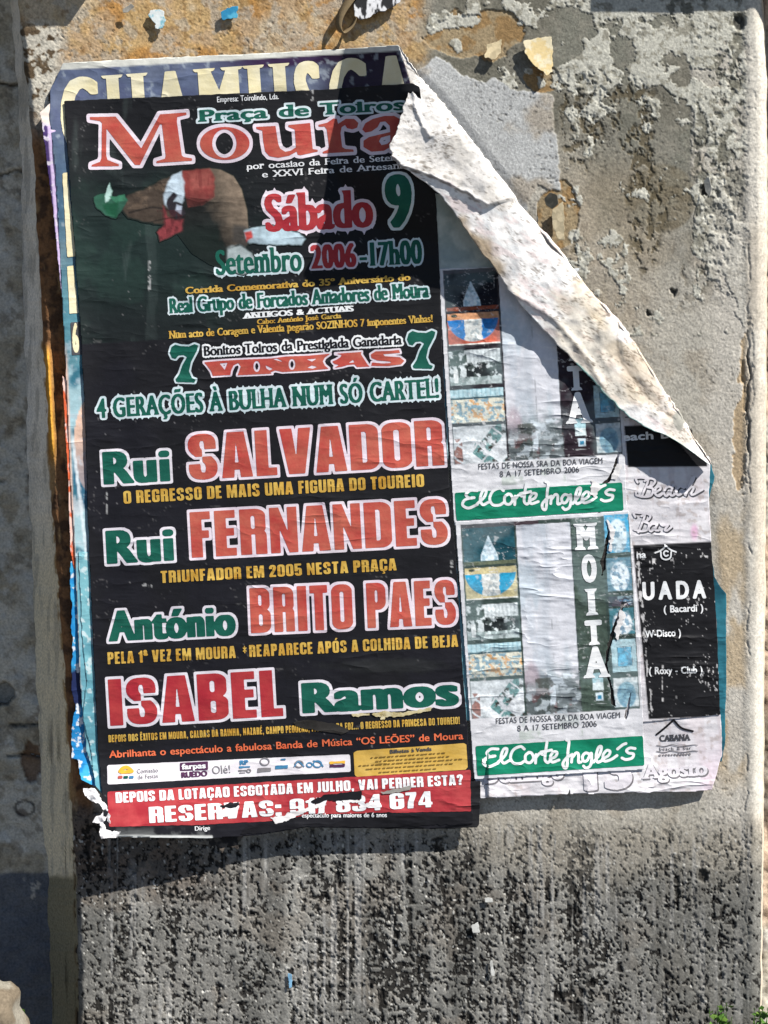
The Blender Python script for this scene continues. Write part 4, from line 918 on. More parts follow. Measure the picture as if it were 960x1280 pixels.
    a = a + 9 * (g0(30, 543) - .5); d = d + 10 * (g0(26, 544) - .5); tiles = ((np.abs(a % 19 - 9.5) < 8.4) & (np.abs(d % 14 - 7) < 6)) * sm(np.sin(np.floor(a / 19) * 3.1 + np.floor(d / 14) * 5.3), -.5, -.3); put(b * tiles * (U + V * .3 > 96) * sm(g0(5, 516, 3), .36, .46), lin(96, 136, 136)); put(b * tiles * (U + V * .3 > 96) * sm(g0(4, 517, 3), .56, .62), lin(58, 58, 54)); put(b * (U < 14) * (V > 214) * tiles, lin(140, 90, 80))
    # dark column and pictures down the right
    dc = box(140, 4, 178, 246); put(dc, lin(66, 80, 72) if not top else lin(44, 34, 42)); 
    for k, (v0, v1, c1, c2) in enumerate([(2, 50, (74, 164, 204), (206, 222, 230)), (56, 98, (90, 130, 150), (212, 224, 232)), (104, 117, (60, 66, 76), (80, 70, 84)), (119, 152, (70, 120, 132), (222, 228, 232)), (158, 199, (176, 206, 214), (90, 170, 204)), (206, 243, (206, 212, 214), (130, 170, 186))]):
        b = box(181, v0, 212, v1); put(b, lin(*c1)); m = sm(np.hypot((U - 197) / 12, (V - (v0 + v1) / 2 - 3) / ((v1 - v0) * .44)), 1.08, .9) if k not in (4,) else box(188, 168, 206, 192)
        put(b * m, lin(*c2)); put(b * m * sm(g0(4.5, 520 + k, 3), .5, .58) * .8, lin(86, 130, 156)); put(b * (1 - m) * sm(g0(7, 530 + k, 3), .54, .6) * .5, lin(150, 176, 186))
    put(box(188, 167, 189, 193) + box(206, 167, 207, 193) + box(188, 167, 207, 168) + box(188, 192, 207, 193), lin(36, 70, 86))
    b = box(155, 198, 169, 220); put(b, lin(150, 182, 190)); put(b * (V > 210), lin(200, 212, 214)); put(box(158, 223, 168, 233), lin(206, 222, 232)); put(box(160, 226, 166, 231), lin(60, 140, 176)); put(box(152, 236, 172, 237), lin(180, 186, 186))
    put(box(64, 246, 136, 262) * sm(g0(20, 541), .42, .56) * .6, lin(170, 178, 176)); put(box(60, 262, 140, 276) * sm(g0(16, 542), .46, .6) * .5, lin(150, 166, 150))
    pic = np.maximum(box(2, 3, 70, 246), box(139, 3, 213, 246)); C = C * (1 + pic * ((g0(2.2, 571, 3) - .5) * .7 + (g0(9, 572, 3) - .5) * .5))[..., None]; put(pic * sm(g0(40, 573, 4), .42, .62) * .22, lin(150, 170, 174))
    hc = np.clip(1 - np.abs(f(30, 574, 4, .16) - .5) / .008, 0, 1) * sm(f(44, 575, 3), .48, .58); put(hc * .6, lin(220, 220, 222))
    # rubbed and creased patches
    cr_ = np.clip(1 - np.abs(f(46, 551, 4, .35) - .5) / .006, 0, 1) * sm(f(60, 552, 2), .46, .56); put(cr_ * .75, lin(226, 226, 228)); put(sm(f(6, 553, 4), .74, .80) * .45, lin(214, 214, 216))
    def colf(x, y):
        u, v = to_uv(x, y); return np.clip(sample(C, (u + 4) * K, (v + 4) * K), .004, .85)
    if top:
        out = [to_px(-3, 1), (640, 333), (700, 385), (765, 440), (778, 480), to_px(216, 200), to_px(214, 322), to_px(-2, 322)]
        holes = [[(776, 558), (770, 572), (765, 590), (758, 600), (750, 606), (743, 618), (742, 630), (747, 642), (753, 646), (746, 630), (749, 614), (758, 607), (766, 598), (772, 582)]]
        whites = [[(772, 580), (764, 598), (770, 600), (778, 580)], [(740, 600), (752, 607), (744, 622), (738, 618)]]
    else:
        out = [to_px(-4, -1), to_px(213, -1), to_px(217, 160), to_px(214, 322), to_px(1, 321)]
        holes = [[(757, 650), (759, 665), (755, 685), (751, 702), (752, 720), (757, 712), (757, 700), (759, 686), (762, 668)], [(777, 752), (772, 770), (764, 790), (758, 812), (756, 830), (758, 846), (763, 862), (764, 880), (770, 884), (766, 862), (762, 846), (759, 830), (762, 812), (768, 792), (775, 772), (780, 758), (790, 752)], [(788, 866), (784, 880), (780, 896), (783, 900), (787, 884)]]
        whites = [[(758, 648), (764, 665), (760, 690), (764, 690), (768, 662)], [(776, 762), (768, 790), (772, 800), (782, 768)], [(602, 948), (605, 956), (610, 949)]]
    sheet("paper_sheet", T, out, PRINT, hf, colf, 1.0, .5, 30 + seed, 8, holes, .00035, 0, 1.5)
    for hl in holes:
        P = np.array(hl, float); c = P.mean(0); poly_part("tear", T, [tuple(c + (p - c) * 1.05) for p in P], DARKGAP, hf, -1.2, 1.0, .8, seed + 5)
    for k, wl in enumerate(whites): poly_part("torn_edge", T, wl, TORN, hf, .9, .6, 2.6, seed + 70 + k, 4)
    # lettering
    a = lambda u, v: to_px(u, v)
    def tx(s, u0, v0, u1, v1, cap, ink, **k): x0, y0 = a(u0, v0); x1, y1 = a(u1, v1); text(T, s, x0, y0, x1, y1, cap, ink, None, 0, hf, **k)
    tx("FESTAS DE NOSSA SRA DA BOA VIAGEM", 31.5, 254, 188, 256, 7.5, DGREY, wx=.12, wy=.1)
    tx("8 A 17 SETEMBRO 2006", 58, 265, 158, 265, 7.5, DGREY, wx=.12, wy=.1)
    # upright name down the dark column
    for ch, u0, u1, v1, cap in (("M", 144, 172, 44, 33), ("O", 149, 170, 85, 35), ("I", 152, 168, 126, 33), ("T", 149, 172, 163, 31), ("A", 147, 176, 204, 39)):
        x0, y0 = a(u0, v1); x1, y1 = a(u1, v1)
        text(T, ch, x0, y0, x1, y1, cap, PALE, None, 0, hf, "name_letter", wx=2.4, wy=1.6, slab=(3.4, 4, .4, 14), cell=.45, inline=(MGREY, 2.9))
    poly_part("store_banner", T, q(5, 280, 214, 317) if not top else q(1, 281, 210, 316), BRGREEN, hf, .35, 2.0, .4, 3)
    g = lambda pts: [(560 + px_ / 3.2 + ox, 820 + py_ / 3.2 + oy) for px_, py_ in pts]
    L_ = [g(p_) for p_ in ([(200, 372), (172, 372), (155, 388), (168, 402), (188, 400)], [(180, 400), (150, 410), (142, 430), (165, 442), (200, 428)], [(200, 425), (228, 398), (236, 372), (222, 374), (212, 405), (222, 428), (246, 418)],
          [(305, 372), (290, 362), (262, 375), (250, 405), (262, 428), (288, 430), (306, 420)], [(325, 385), (310, 398), (312, 422), (330, 426), (342, 408), (334, 388), (322, 386)], [(350, 428), (352, 395), (352, 405), (366, 390), (378, 394)],
          [(396, 345), (390, 385), (388, 415), (398, 426), (408, 420)], [(372, 384), (394, 380), (414, 376)], [(408, 412), (430, 402), (436, 386), (422, 384), (410, 402), (416, 424), (444, 416)],
          [(474, 336), (484, 342), (480, 380), (478, 420), (474, 446), (464, 446), (460, 428), (474, 408), (492, 396)], [(494, 424), (497, 394), (497, 406), (512, 388), (522, 394), (522, 424), (532, 424)],
          [(566, 392), (550, 388), (538, 402), (542, 420), (556, 418), (568, 396), (574, 390), (574, 420), (568, 440), (552, 448), (542, 440)], [(582, 424), (606, 394), (614, 364), (602, 366), (592, 400), (598, 424), (616, 418)],
          [(618, 412), (642, 398), (648, 382), (634, 378), (620, 398), (626, 420), (652, 414), (676, 398)], [(678, 372), (698, 356), (712, 350)], [(748, 370), (728, 368), (714, 378), (722, 388), (742, 392), (736, 408), (712, 414), (696, 408)])]
    oxy = (0, 0) if not top else (-4, -5)
    strokes("store_lettering", T, [[(p_[0] + oxy[0], p_[1] + oxy[1]) for p_ in l] for l in L_], 1.75, [PALE], hf, .5, dh=.6)
    return T
festival("upper white festival poster half under the peeled paper, its banner torn at the end", -22, -318, 4.8, True, 1)
festival("lower white festival poster fully in view with a long crack down its right side", 0, 0, 5.4, False, 2)
# blank bluish paper between the black poster and the curl
BLK = thing("torn_paper", "blank grey paper in the shade between the number nine and the peeled strip", "torn paper", 570, 300)
sheet("paper_sheet", BLK, [(536, 240), (560, 245), (640, 330), (650, 345), (545, 345)], PRINT, HS(4.0), flat_col(lin(176, 186, 184), lin(150, 164, 164), 20, 7), 1.5, .8, 44)
# ------------------------------------------------------------ the black bullfight poster
BP = thing("bullfight_poster", "large black bullfight poster with red, green and gold names, peeling at the top right", "poster", 365, 1045)
h_bp = HS(6.4)
BPO = [(80, 126), (200, 121), (400, 112), (516, 104), (524, 108), (534, 170), (545, 250), (549, 330), (553, 440), (560, 580), (570, 700), (578, 830), (586, 940), (589, 1000), (592, 1030), (540, 1036), (440, 1035), (382, 1034), (330, 1043), (262, 1048), (136, 1046), (130, 1030), (127, 990), (122, 930), (116, 800), (110, 650), (106, 520), (102, 430), (94, 320), (86, 210)]
def col_bp(x, y):
    f = lambda s, seed, o=4, ay=1.: fbm(x, y, s, seed, o, ay)
    C = np.zeros(x.shape + (3,)) + np.array([.0105, .0105, .0130])
    e = 430 - .055 * (x - 103); up_ = sm(e - y, -.8, .8)
    # green dark photograph ground on the upper sheet
    g = up_ * sm(y, 150, 300) * sm(330 - x + 30 * (f(50, 601) - .5), -60, 120); g = g * (1 - .55 * sm(y, 330, 420)); C = mixc(C, g * .9, lin(30, 44, 42)); C = mixc(C, g * sm(f(40, 602, 4), .5, .66) * .5, lin(40, 60, 54)); C = mixc(C, up_ * sm(f(16, 611, 4, 6), .56, .68) * sm(250 - x, 0, 120) * .35, lin(84, 96, 94))
    C = mixc(C, up_ * (1 - g) * .5, lin(24, 25, 27)); C = mixc(C, (1 - up_) * sm(f(80, 603), .45, .65) * .6, lin(27, 27, 34))
    # rubbed and dusty folds
    r = np.clip(1 - np.abs(f(70, 604, 4, .4) - .5) / .0045, 0, 1) * sm(f(60, 605, 2), .5, .6); C = mixc(C, r * .32, lin(130, 128, 128))
    C = mixc(C, sm(f(3, 606, 3, 1.6), .83, .87) * sm(f(90, 607, 3), .50, .6) * .4, lin(150, 148, 150))
    for (x0, y0, x1, y1) in [(186, 326, 188, 362), (390, 110, 391, 128), (133, 612, 134, 642), (563, 700, 565, 716), (178, 731, 182, 733), (186, 732, 190, 733)]:
        d = np.hypot(np.maximum(np.maximum(x0 - x, x - x1), 0), np.maximum(np.maximum(y0 - y, y - y1), 0)); C = mixc(C, sm(d * 1.1 + 4 * (f(2.2, 608, 3) - .5), .5, -.3) * .6, lin(196, 196, 196))
    C = mixc(C, sm(np.hypot((x - 480) / 90, (y - 832) / 12) + (f(16, 609, 3) - .5) * .7, 1.0, .5) * .5, lin(44, 46, 46))
    C = mixc(C, sm(y, 1030, 1046) * (x < 270) * sm(f(10, 610), .4, .6) * .6, lin(110, 112, 112)); C = mixc(C, sm(y - 1045 + .01 * (265 - x), -1, 1) * (x < 266), lin(206, 208, 206))
    return np.clip(C, .006, .8)
sheet("paper_sheet", BP, BPO, PRINT, h_bp, col_bp, 1.8, .8, 50, 8, [], .0005)

# forcado photograph: a printed picture, flat on the sheet
def picture():
    x0, y0, x1, y1, r = 104, 204, 392, 352, 1.0
    X, Y = np.meshgrid(np.arange(x0, x1, r), np.arange(y0, y1, r)); f = lambda s, seed, o=4, ay=1.: fbm(X, Y, s, seed, o, ay); wx = X + (f(6, 621, 3) - .5) * 3; wy = Y + (f(6, 622, 3) - .5) * 3
    C = np.zeros(X.shape + (3,)) + lin(27, 38, 35); A = np.zeros(X.shape)
    def shp(poly, col, soft=1.6, k=1.0):
        nonlocal C, A
        m = sm(psdf(wx, wy, poly), -soft, soft) * k; C = mixc(C, m, col); A = np.maximum(A, m)
    shp([(160, 243), (178, 238), (196, 228), (214, 219), (238, 213), (240, 240), (226, 280), (196, 280), (160, 272), (152, 262)], lin(70, 60, 52), 2.5)
    body = np.clip(psdf(X, Y, [(236, 213), (262, 210), (276, 212), (292, 220), (302, 236), (309, 262), (311, 292), (300, 304), (284, 312), (280, 336), (262, 330), (240, 316), (222, 292), (216, 268)]) / 2 + .5, 0, 1)
    lt = np.clip(((X - 258) / 50) * .85 + (262 - Y) / 120 + .05 + (f(9, 628, 4) - .5) * .3, 0, 1); C = mixc(C, body, mixc(np.zeros_like(C) + lin(30, 32, 31), lt, lin(132, 116, 100))); A = np.maximum(A, body)
    A = A * (1 - body * .75 * sm(lt, .22, 0.0) * sm(Y, 255, 300))
    C = mixc(C, sm(np.abs(Y - 262 + (X - 200) * .03 - 3 * np.sin(X / 11)), 2, .6) * (X > 160) * (X < 212) * .7, lin(30, 28, 27)); C = mixc(C, sm(f(10, 625, 4, .6), .52, .62) * (X > 158) * (X < 214) * (Y < 262) * A * .5, lin(104, 88, 74))
    shp([(292, 280), (310, 284), (316, 298), (306, 308), (290, 302)], lin(70, 66, 62), 3)
    shp([(117, 246), (126, 242), (134, 240), (137, 228), (142, 238), (140, 246), (156, 243), (160, 250), (152, 262), (144, 274), (128, 266), (119, 258)], lin(44, 84, 68), 1.2)
    shp([(131, 242), (137, 229), (141, 239), (138, 248), (132, 254)], lin(176, 206, 198), 1.2); shp([(136, 246), (156, 243), (158, 250), (146, 254)], lin(56, 112, 86), 1.2); shp([(128, 256), (148, 252), (146, 272), (132, 266)], lin(26, 74, 52), 2)
    shp([(214, 219), (228, 213), (232, 226), (230, 246), (226, 256), (214, 262), (206, 256), (204, 244)], lin(178, 194, 206), 2)
    shp([(228, 213), (262, 210), (268, 222), (268, 246), (252, 256), (236, 258), (231, 240)], lin(134, 62, 58), 2.4); shp([(236, 216), (262, 213), (266, 232), (240, 238)], lin(158, 88, 80), 4, .7); C = mixc(C, sm(Y, 232, 256) * (X > 226) * (X < 272) * (psdf(X, Y, [(228, 213), (262, 210), (268, 222), (268, 246), (252, 256), (236, 258), (231, 240)]) > 0) * .75, lin(50, 34, 32)); C = mixc(C, sm(f(5, 626, 3, 4), .52, .62) * (X > 230) * (X < 268) * (Y < 248) * (Y > 211) * .4, lin(110, 40, 42))
    shp([(211, 246), (217, 240), (222, 244), (216, 252), (226, 254), (232, 266), (224, 276), (214, 268), (208, 256)], lin(44, 40, 46), 1.2); shp([(220, 256), (228, 258), (226, 268), (219, 264)], lin(170, 180, 196), 1.2)
    shp([(204, 258), (210, 270), (218, 276), (229, 274), (228, 288), (214, 296), (200, 302), (196, 290), (206, 280)], lin(128, 56, 60), 2.2); C = mixc(C, sm(f(5, 627, 3, 2), .5, .6) * (X > 196) * (X < 232) * (Y > 262) * (Y < 300) * A * .5, lin(70, 28, 32))
    shp([(306, 288), (314, 284), (340, 282), (372, 290), (382, 298), (376, 306), (340, 306), (312, 304), (307, 298)], lin(170, 190, 200), 2); shp([(306, 290), (314, 288), (316, 298), (308, 302)], lin(180, 70, 66), 1.5)
    shp([(283, 310), (300, 306), (316, 316), (322, 334), (304, 344), (284, 338)], lin(190, 202, 204), 2.5, .7)
    fold = np.clip(1 - np.abs(Y - 277 + 6 * np.sin((X - 190) / 26)) / 1.5, 0, 1) * (X > 150) * (X < 236); C = mixc(C, fold * .7, lin(18, 18, 18))
    C = C * (.72 + .56 * f(5, 623, 3))[..., None] * (.8 + .4 * f(24, 624, 4, 1.6))[..., None]
    F = A - .10; C = mixc(np.zeros_like(C) + lin(24, 34, 31), sm(A, 0, .9), C)
    u, v, faces = march(F, 1); px = x0 + u * r; py = y0 + v * r
    o = mesh_obj("bullfighter_picture", W(px, py, h_bp(px, py) + .35), faces, [PRINT], None, None, np.clip(sample(C, u, v), .005, .8)); adopt(o, BP)
    o["label"] = "dim colour photograph of a bent bullfighter with green cap and red sash"
picture()

def T(s, x0, y0, x1, y1, cap, ink, halo=None, hw=0, name="lettering", **k): return text(BP, s, x0, y0, x1, y1, cap, ink, halo, hw, h_bp, name, **k)
T("Empresa: Toirolindo, Lda.", 271, 128, 349, 123.8, 7.2, PALE, wx=.15, wy=.1)
wide = dict(slab=(2.4, 2.0, .25, 9))
T("Praça de Toiros", 247, 152.5, 508, 137.5, 15, GREEN, ICE, 2.6, "arena_lettering", wx=1.7, wy=.35, track=.6, **wide)
def frm(ox, oy, k, pts): return [(ox + x_ / k, oy + y_ / k) for x_, y_ in pts]
traced("town_lettering", BP, [frm(100, 135, 6.4, [(78, 72), (285, 68), (490, 322), (640, 50), (850, 35), (852, 55), (778, 72), (775, 110), (815, 380), (830, 392), (895, 402), (897, 422), (610, 440), (612, 425), (680, 405), (685, 380), (655, 130), (640, 130), (480, 455), (440, 455), (212, 165), (210, 380), (220, 415), (310, 450), (312, 465), (92, 468), (94, 455), (160, 430), (172, 400), (175, 120), (160, 105), (80, 92)])], [], RED, PINK, 4.2, h_bp)
traced("town_lettering", BP, [ell(281, 179.2, 31, 20.6)], [ell(280.5, 179.4, 15.2, 17.8)], RED, PINK, 4.2, h_bp)
traced("town_lettering", BP, [frm(240, 125, 6.4, [(512, 215), (668, 207), (690, 350), (705, 388), (745, 414), (790, 405), (832, 378), (822, 235), (772, 216), (770, 200), (945, 183), (966, 392), (1005, 398), (1007, 412), (870, 442), (846, 438), (838, 412), (775, 446), (690, 462), (620, 450), (585, 412), (570, 330), (562, 245), (517, 232)])], [], RED, PINK, 4.2, h_bp)
traced("town_lettering", BP, [frm(380, 115, 6.4, [(115, 262), (185, 245), (235, 212), (262, 213), (272, 255), (335, 215), (400, 214), (435, 248), (425, 285), (388, 299), (345, 290), (328, 264), (300, 282), (292, 330), (305, 440), (330, 455), (395, 460), (398, 478), (150, 492), (150, 478), (190, 462), (200, 440), (182, 300), (165, 276), (118, 278)])], [], RED, PINK, 4.2, h_bp)
traced("town_lettering", BP, [frm(380, 115, 6.4, [(465, 300), (490, 250), (550, 215), (640, 192), (720, 190), (765, 215), (790, 400), (830, 430), (820, 450), (700, 465), (690, 440), (640, 470), (540, 478), (475, 440), (475, 390), (520, 360), (690, 320), (685, 270), (650, 235), (610, 240), (590, 280), (540, 315), (490, 325)])], [frm(380, 115, 6.4, [(690, 345), (615, 365), (600, 395), (620, 425), (665, 415), (690, 395)])], RED, PINK, 4.2, h_bp)
T("por ocasiao da Feira de Setembro", 308, 212, 522, 199, 8, PALE, wx=.35, wy=.05, slab=(1.1, .9, .2, 4))
T("e XXVI Feira de Artesanato", 327, 222, 522, 209.5, 8, PALE, wx=.35, wy=.05, slab=(1.1, .9, .2, 4))
tus = lambda s: dict(slab=(3.2 * s, 5.2 * s, 1.2, 16 * s), med=2.2 * s)
T("Sábado", 330, 290, 469, 283.5, 47, CRIMSON, PINK, 4.2, "date_lettering", wx=2.7, wy=.4, track=.6, hp=1.8, slab=(2.0, 5, 1.2, 13), spikes=6)
T("9", 480, 285, 519, 283.5, 66, GREEN, ICE, 3.6, "date_lettering", wx=4.4, wy=1.0)
T("Setembro", 269, 344, 379, 338.5, 31, GREEN, ICE, 3.0, "date_lettering", wx=1.35, wy=.2, track=.4, hp=1.8, slab=(1.4, 3.2, 1.2, 8), spikes=3.5)
T("2006", 388, 336.5, 447, 333.5, 30, CRIMSON, PINK, 2.6, "date_lettering", wx=2.0, wy=.3, track=1.6, hp=1.8)
T("-17h00", 449, 333.5, 529, 329.5, 30, GREEN, ICE, 2.6, "date_lettering", wx=1.5, wy=.3, track=1.2, hp=1.8, slab=(1.2, 3, 1.2, 8), spikes=3)
T("Corrida Comemorativa do 35º Aniversário do", 231, 367.5, 514, 350.5, 8.5, GOLD, wx=.75, wy=.15, slab=(1.1, 1.1, .25, 5))
T("Real Grupo de Forcados Amadores de Moura", 211, 392, 537, 371.5, 19, GREEN, ICE, 2.2, wx=.95, wy=.1, hp=1.8, slab=(.9, 2, 1.2, 5), spikes=1.5)
T("ANTIGOS & ACTUAIS", 304, 398.5, 443, 389, 7.2, PALE, wx=1.0, wy=.1, slab=(1.5, 1.4, .25, 6))
T("Cabo: António José Garcia", 321, 405.5, 427, 397.5, 6.2, GOLD, wx=.45, wy=.1, slab=(.8, .8, .25, 3.5))
T("Num acto de Coragem e Valentia pegarão SOZINHOS 7 imponentes Vinhas!", 211, 423.5, 542, 402.5, 9.5, GOLD, wx=.6, wy=.15, slab=(.9, 1.2, .8, 4))
for ox_, oy_ in ((0, 0), (296.5, -17)):
    sv = [(423, 132), (430, 108), (445, 98), (465, 104), (500, 106), (522, 96), (537, 102), (532, 122), (508, 168), (500, 205), (512, 232), (527, 238), (522, 250), (450, 248), (446, 238), (462, 215), (474, 180), (492, 148), (478, 140), (458, 142), (446, 156), (432, 152)]
    traced("figure_lettering", BP, [[(80 + a_ / 3.2 + ox_, 400 + b_ / 3.2 + oy_) for a_, b_ in sv]], [], GREEN, ICE, 2.2, h_bp)
T("Bonitos Toiros da Prestigiada Ganadaria", 254, 445, 503, 430.5, 12.5, BLACK, PALE, 2.4, wx=.7, wy=.1, hp=1.8, slab=(.8, 1.6, 1.2, 4), spikes=1.4)
traced("ranch_lettering", BP, [[(255, 452.8), (276, 451), (302, 449.5), (339, 448), (358, 445.5), (386, 444.5), (413, 442), (406, 447), (403.5, 452), (406, 457), (411, 461), (388, 463), (353, 465), (344, 463), (338, 465.5), (340, 467), (297, 469), (299, 464), (301, 458), (298, 453.6), (292, 456.5), (289, 463), (288, 468.6), (266, 470), (264, 464), (258, 456)],
    frm(390, 420, 5.647, [(166, 125), (350, 112), (345, 128), (395, 205), (410, 215), (318, 220), (300, 200), (250, 205), (215, 216), (158, 225), (190, 204), (160, 198), (143, 180), (172, 168), (200, 150), (210, 132)]),
    frm(390, 420, 5.647, [(415, 130), (450, 108), (540, 105), (615, 98), (622, 118), (560, 124), (500, 128), (515, 142), (620, 150), (652, 175), (630, 200), (540, 212), (470, 212), (418, 210), (425, 186), (500, 194), (560, 190), (550, 180), (460, 172), (420, 155)])],
    [[(274.5, 454.3), (284.5, 453.3), (281, 462.5)], ell(321, 458, 4.2, 6.8), ell(365, 455.5, 4.2, 6.8), [(341, 449), (354, 452.6), (351, 450.4), (346, 448)], [(332, 456.5), (341, 461), (337, 463), (333, 460.5)], [(383, 449), (396, 448.2), (390, 452)], [(384, 459.5), (390, 456.8), (396.5, 458.6), (391, 461)], frm(390, 420, 5.647, [(258, 190), (290, 168), (300, 186)])], RED, PINK, 2.2, h_bp)
T("4 GERAÇÕES À BULHA NUM SÓ CARTEL!", 121, 523, 551, 497, 24.5, GREEN, ICE, 3.0, "slogan_lettering", wx=1.2, wy=.1, track=.7, hp=1.8, slab=(1.2, 3.4, 1.1, 7), med=.9, spikes=4)
imp = dict(p=5., hp=4.)
T("Rui", 125, 606, 217, 601, 41, GREEN, WHITE, 3.4, "name_lettering", wx=3.9, wy=1.2, track=3, **imp)
T("SALVADOR", 237, 600.5, 556, 581.5, 57, RED, PINK, 3.6, "name_lettering", imp=True, track=4.6, hp=4.)
T("O REGRESSO DE MAIS UMA FIGURA DO TOUREIO", 155, 630, 530.5, 608.5, 16, GOLD, imp=True, track=1.6)
T("Rui", 129, 705.5, 222, 700.5, 42, GREEN, WHITE, 3.4, "name_lettering", wx=3.9, wy=1.2, track=3, **imp)
T("FERNANDES", 240, 697.5, 561, 680, 57, RED, PINK, 3.6, "name_lettering", imp=True, track=4.6, hp=4.)
T("TRIUNFADOR EM 2005 NESTA PRAÇA", 201.5, 729, 496, 713, 15, GOLD, imp=True, track=1.6)
T("António", 136, 802.5, 297, 794, 39, GREEN, WHITE, 3.2, "name_lettering", wx=3.4, wy=1.1, track=2.6, **imp)
T("BRITO PAES", 314, 791.5, 571, 780.5, 56, RED, PINK, 3.6, "name_lettering", imp=True, track=4.2, hp=4.)
T("PELA 1ª VEZ EM MOURA", 135, 830.5, 295, 822.5, 15, GOLD, imp=True, track=1.5)
T("*", 304, 823, 309, 822.7, 15, GOLD, wx=.3, wy=.2)
T("REAPARECE APÓS A COLHIDA DE BEJA", 312, 821.5, 573, 808.5, 15, GOLD, imp=True, track=1.5)
T("ISABEL", 138, 907.5, 355, 895, 58, CRIMSON, WHITE, 3.6, "name_lettering", imp=True, track=5, hp=4.)
T("Ramos", 373, 892, 577, 881.5, 38, GREEN, WHITE, 3.6, "name_lettering", wx=4.6, wy=1.2, track=3, **imp)
T("DEPOIS DOS ÊXITOS EM MOURA, CALDAS DA RAINHA, NAZARÉ, CAMPO PEQUENO, FIGUEIRA DA FOZ... O REGRESSO DA PRINCESA DO TOUREIO!", 136, 928, 575, 905, 9, GOLD, imp=True, track=.75)
T("Abrilhanta o espectáculo a fabulosa Banda de Música “OS LEÕES” de Moura", 136.5, 947.5, 579.5, 924, 9, mat_ink("orange red ink", (.66, .12, .05), (.72, .18, .08)), wx=.38, wy=.2)
# sponsors strip, ticket box, red booking band
def quad(name, pts, mat, dh=.3, rag=.3, res=1.5, label=None): return poly_part(name, BP, pts, mat, h_bp, dh, res, rag, 90, 6, (), 1, label)
quad("sponsor_strip", [(135.5, 956.4), (300, 949), (436, 943), (437.6, 944.5), (438.4, 963), (437, 964.8), (300, 971.5), (136, 980.5), (134.4, 979), (134, 958)], LILAC)
def TS(s, x0, y0, x1, y1, cap, ink, **k): return T(s, x0, y0, x1, y1, cap, ink, name="sponsor_lettering", base=.35, **k)
strokes("sun_emblem", BP, [[(150, 964), (153, 960.5), (158, 959), (162, 961), (165, 964)], [(152, 965), (163, 964.5)]], 2.2, [ORANGE], h_bp, .5, dh=.9)
for k, mm in enumerate((RED, GREEN, BLUE)):
    quad("emblem_bar", [(147.5 + 7 * k, 970), (153 + 7 * k, 969.7), (153 + 7 * k, 973), (147.5 + 7 * k, 973.3)], mm, .9, .1, .7)
TS("Comissão", 171, 967, 198, 965.2, 5.4, MGREY, wx=.1, wy=.1); TS("de Festas", 172, 974.2, 198, 972.3, 5.4, MGREY, wx=.1, wy=.1)
quad("sponsor_badge", [(225, 953.6), (260, 951.6), (260, 962.3), (225, 963.6)], PURPLE, .75, .2, .8)
T("farpas", 227, 962, 258, 960.2, 7, PALE, name="sponsor_lettering", base=.7, wx=.6, wy=.3)
TS("RUEDO", 226, 972.6, 260, 970.2, 7.2, PURPLE, wx=.8, wy=.3)
TS("Olé!", 265, 967.8, 289, 966, 10, MGREY, wx=.05, wy=.05, slab=(.7, .7, .2, 3))
TS("RP", 299, 956.5, 311, 955.6, 6, BLUE, wx=.7, wy=.3)
for k, (bx, by, bw, bh, mm) in enumerate([(299, 958, 14, 2.2, BLUE), (298, 962.5, 10, 2, MGREY), (299, 965.5, 8, 1.6, MGREY), (322, 960, 17, 5.5, MGREY), (344, 957, 16, 4.5, BLUE), (412, 952, 19, 3, ORANGE), (412, 956, 19, 3.6, PURPLE), (351, 948.5, 6, 2, BLUE)]):
    quad("sponsor_mark", [(bx, by), (bx + bw, by - bw * .05), (bx + bw, by + bh - bw * .05), (bx, by + bh)], mm, .75, .7, .6)
for cx_, cy_, r_, mm in ((331, 952, 5.5, MGREY), (374, 955, 5, MGREY), (397, 955, 5, BLUE), (311, 963.5, 2.4, MGREY), (387, 956, 3.4, BLUE)):
    strokes("sponsor_ring", BP, [[(cx_ + r_ * math.cos(t_), cy_ + r_ * .8 * math.sin(t_)) for t_ in np.linspace(0, 6.28, 14)]], .75, [mm], h_bp, .4, dh=.9)
strokes("sponsor_ring", BP, [[(368, 958), (373, 952), (380, 958)], [(392, 951), (400, 953), (404, 958)]], .7, [BLUE], h_bp, .4, dh=.95)
quad("ticket_box", [(446, 938.5), (580, 929), (583, 930.5), (584.6, 959), (582, 962), (446, 971), (443.5, 969), (442, 941)], GOLDBOX)
T("Bilhetes à Venda", 487, 942.2, 540, 938.4, 5, DGREY, name="ticket_lettering", base=.35, wx=.35, wy=.1)
for k in range(5):                                            # lines too worn to read
    xa, ya, xb = [(464, 947.2, 560), (470, 951.6, 566), (449, 957.3, 579), (458, 961.6, 572), (474, 965.6, 548)][k]; n = int((xb - xa) / 5.2)
    o_ = [[(xa + i * 5.2, ya - (i * 5.2) * .066), (xa + i * 5.2 + 1.6 + 2.4 * ((i * 7 + k * 3) % 5) / 5, ya - (i * 5.2 + 3) * .066)] for i in range(n)]
    strokes("worn_small_print", BP, o_, .75, [mat_ink("faded print", (.16, .09, .02), (.26, .16, .04))], h_bp, .6, dh=.8)
quad("booking_band", [(134, 989.5), (360, 976), (588, 962.5), (588.6, 1014), (480, 1016), (400, 1018), (340, 1026), (250, 1031), (136.5, 1033.5)], REDBAND, .3, .8)
T("DEPOIS DA LOTAÇAO ESGOTADA EM JULHO, VAI PERDER ESTA?", 145, 1003.8, 579, 981, 13, PALE, name="booking_lettering", base=.35, imp=True, track=1.3)
T("RESERVAS: 917 834 674", 187, 1029, 541, 1009, 20, PALE, name="booking_lettering", base=.35, imp=True, track=1.9)
T("Dirige", 243, 1038.5, 263, 1037.5, 5.6, PALE, name="small_lettering", wx=.3, wy=.1)
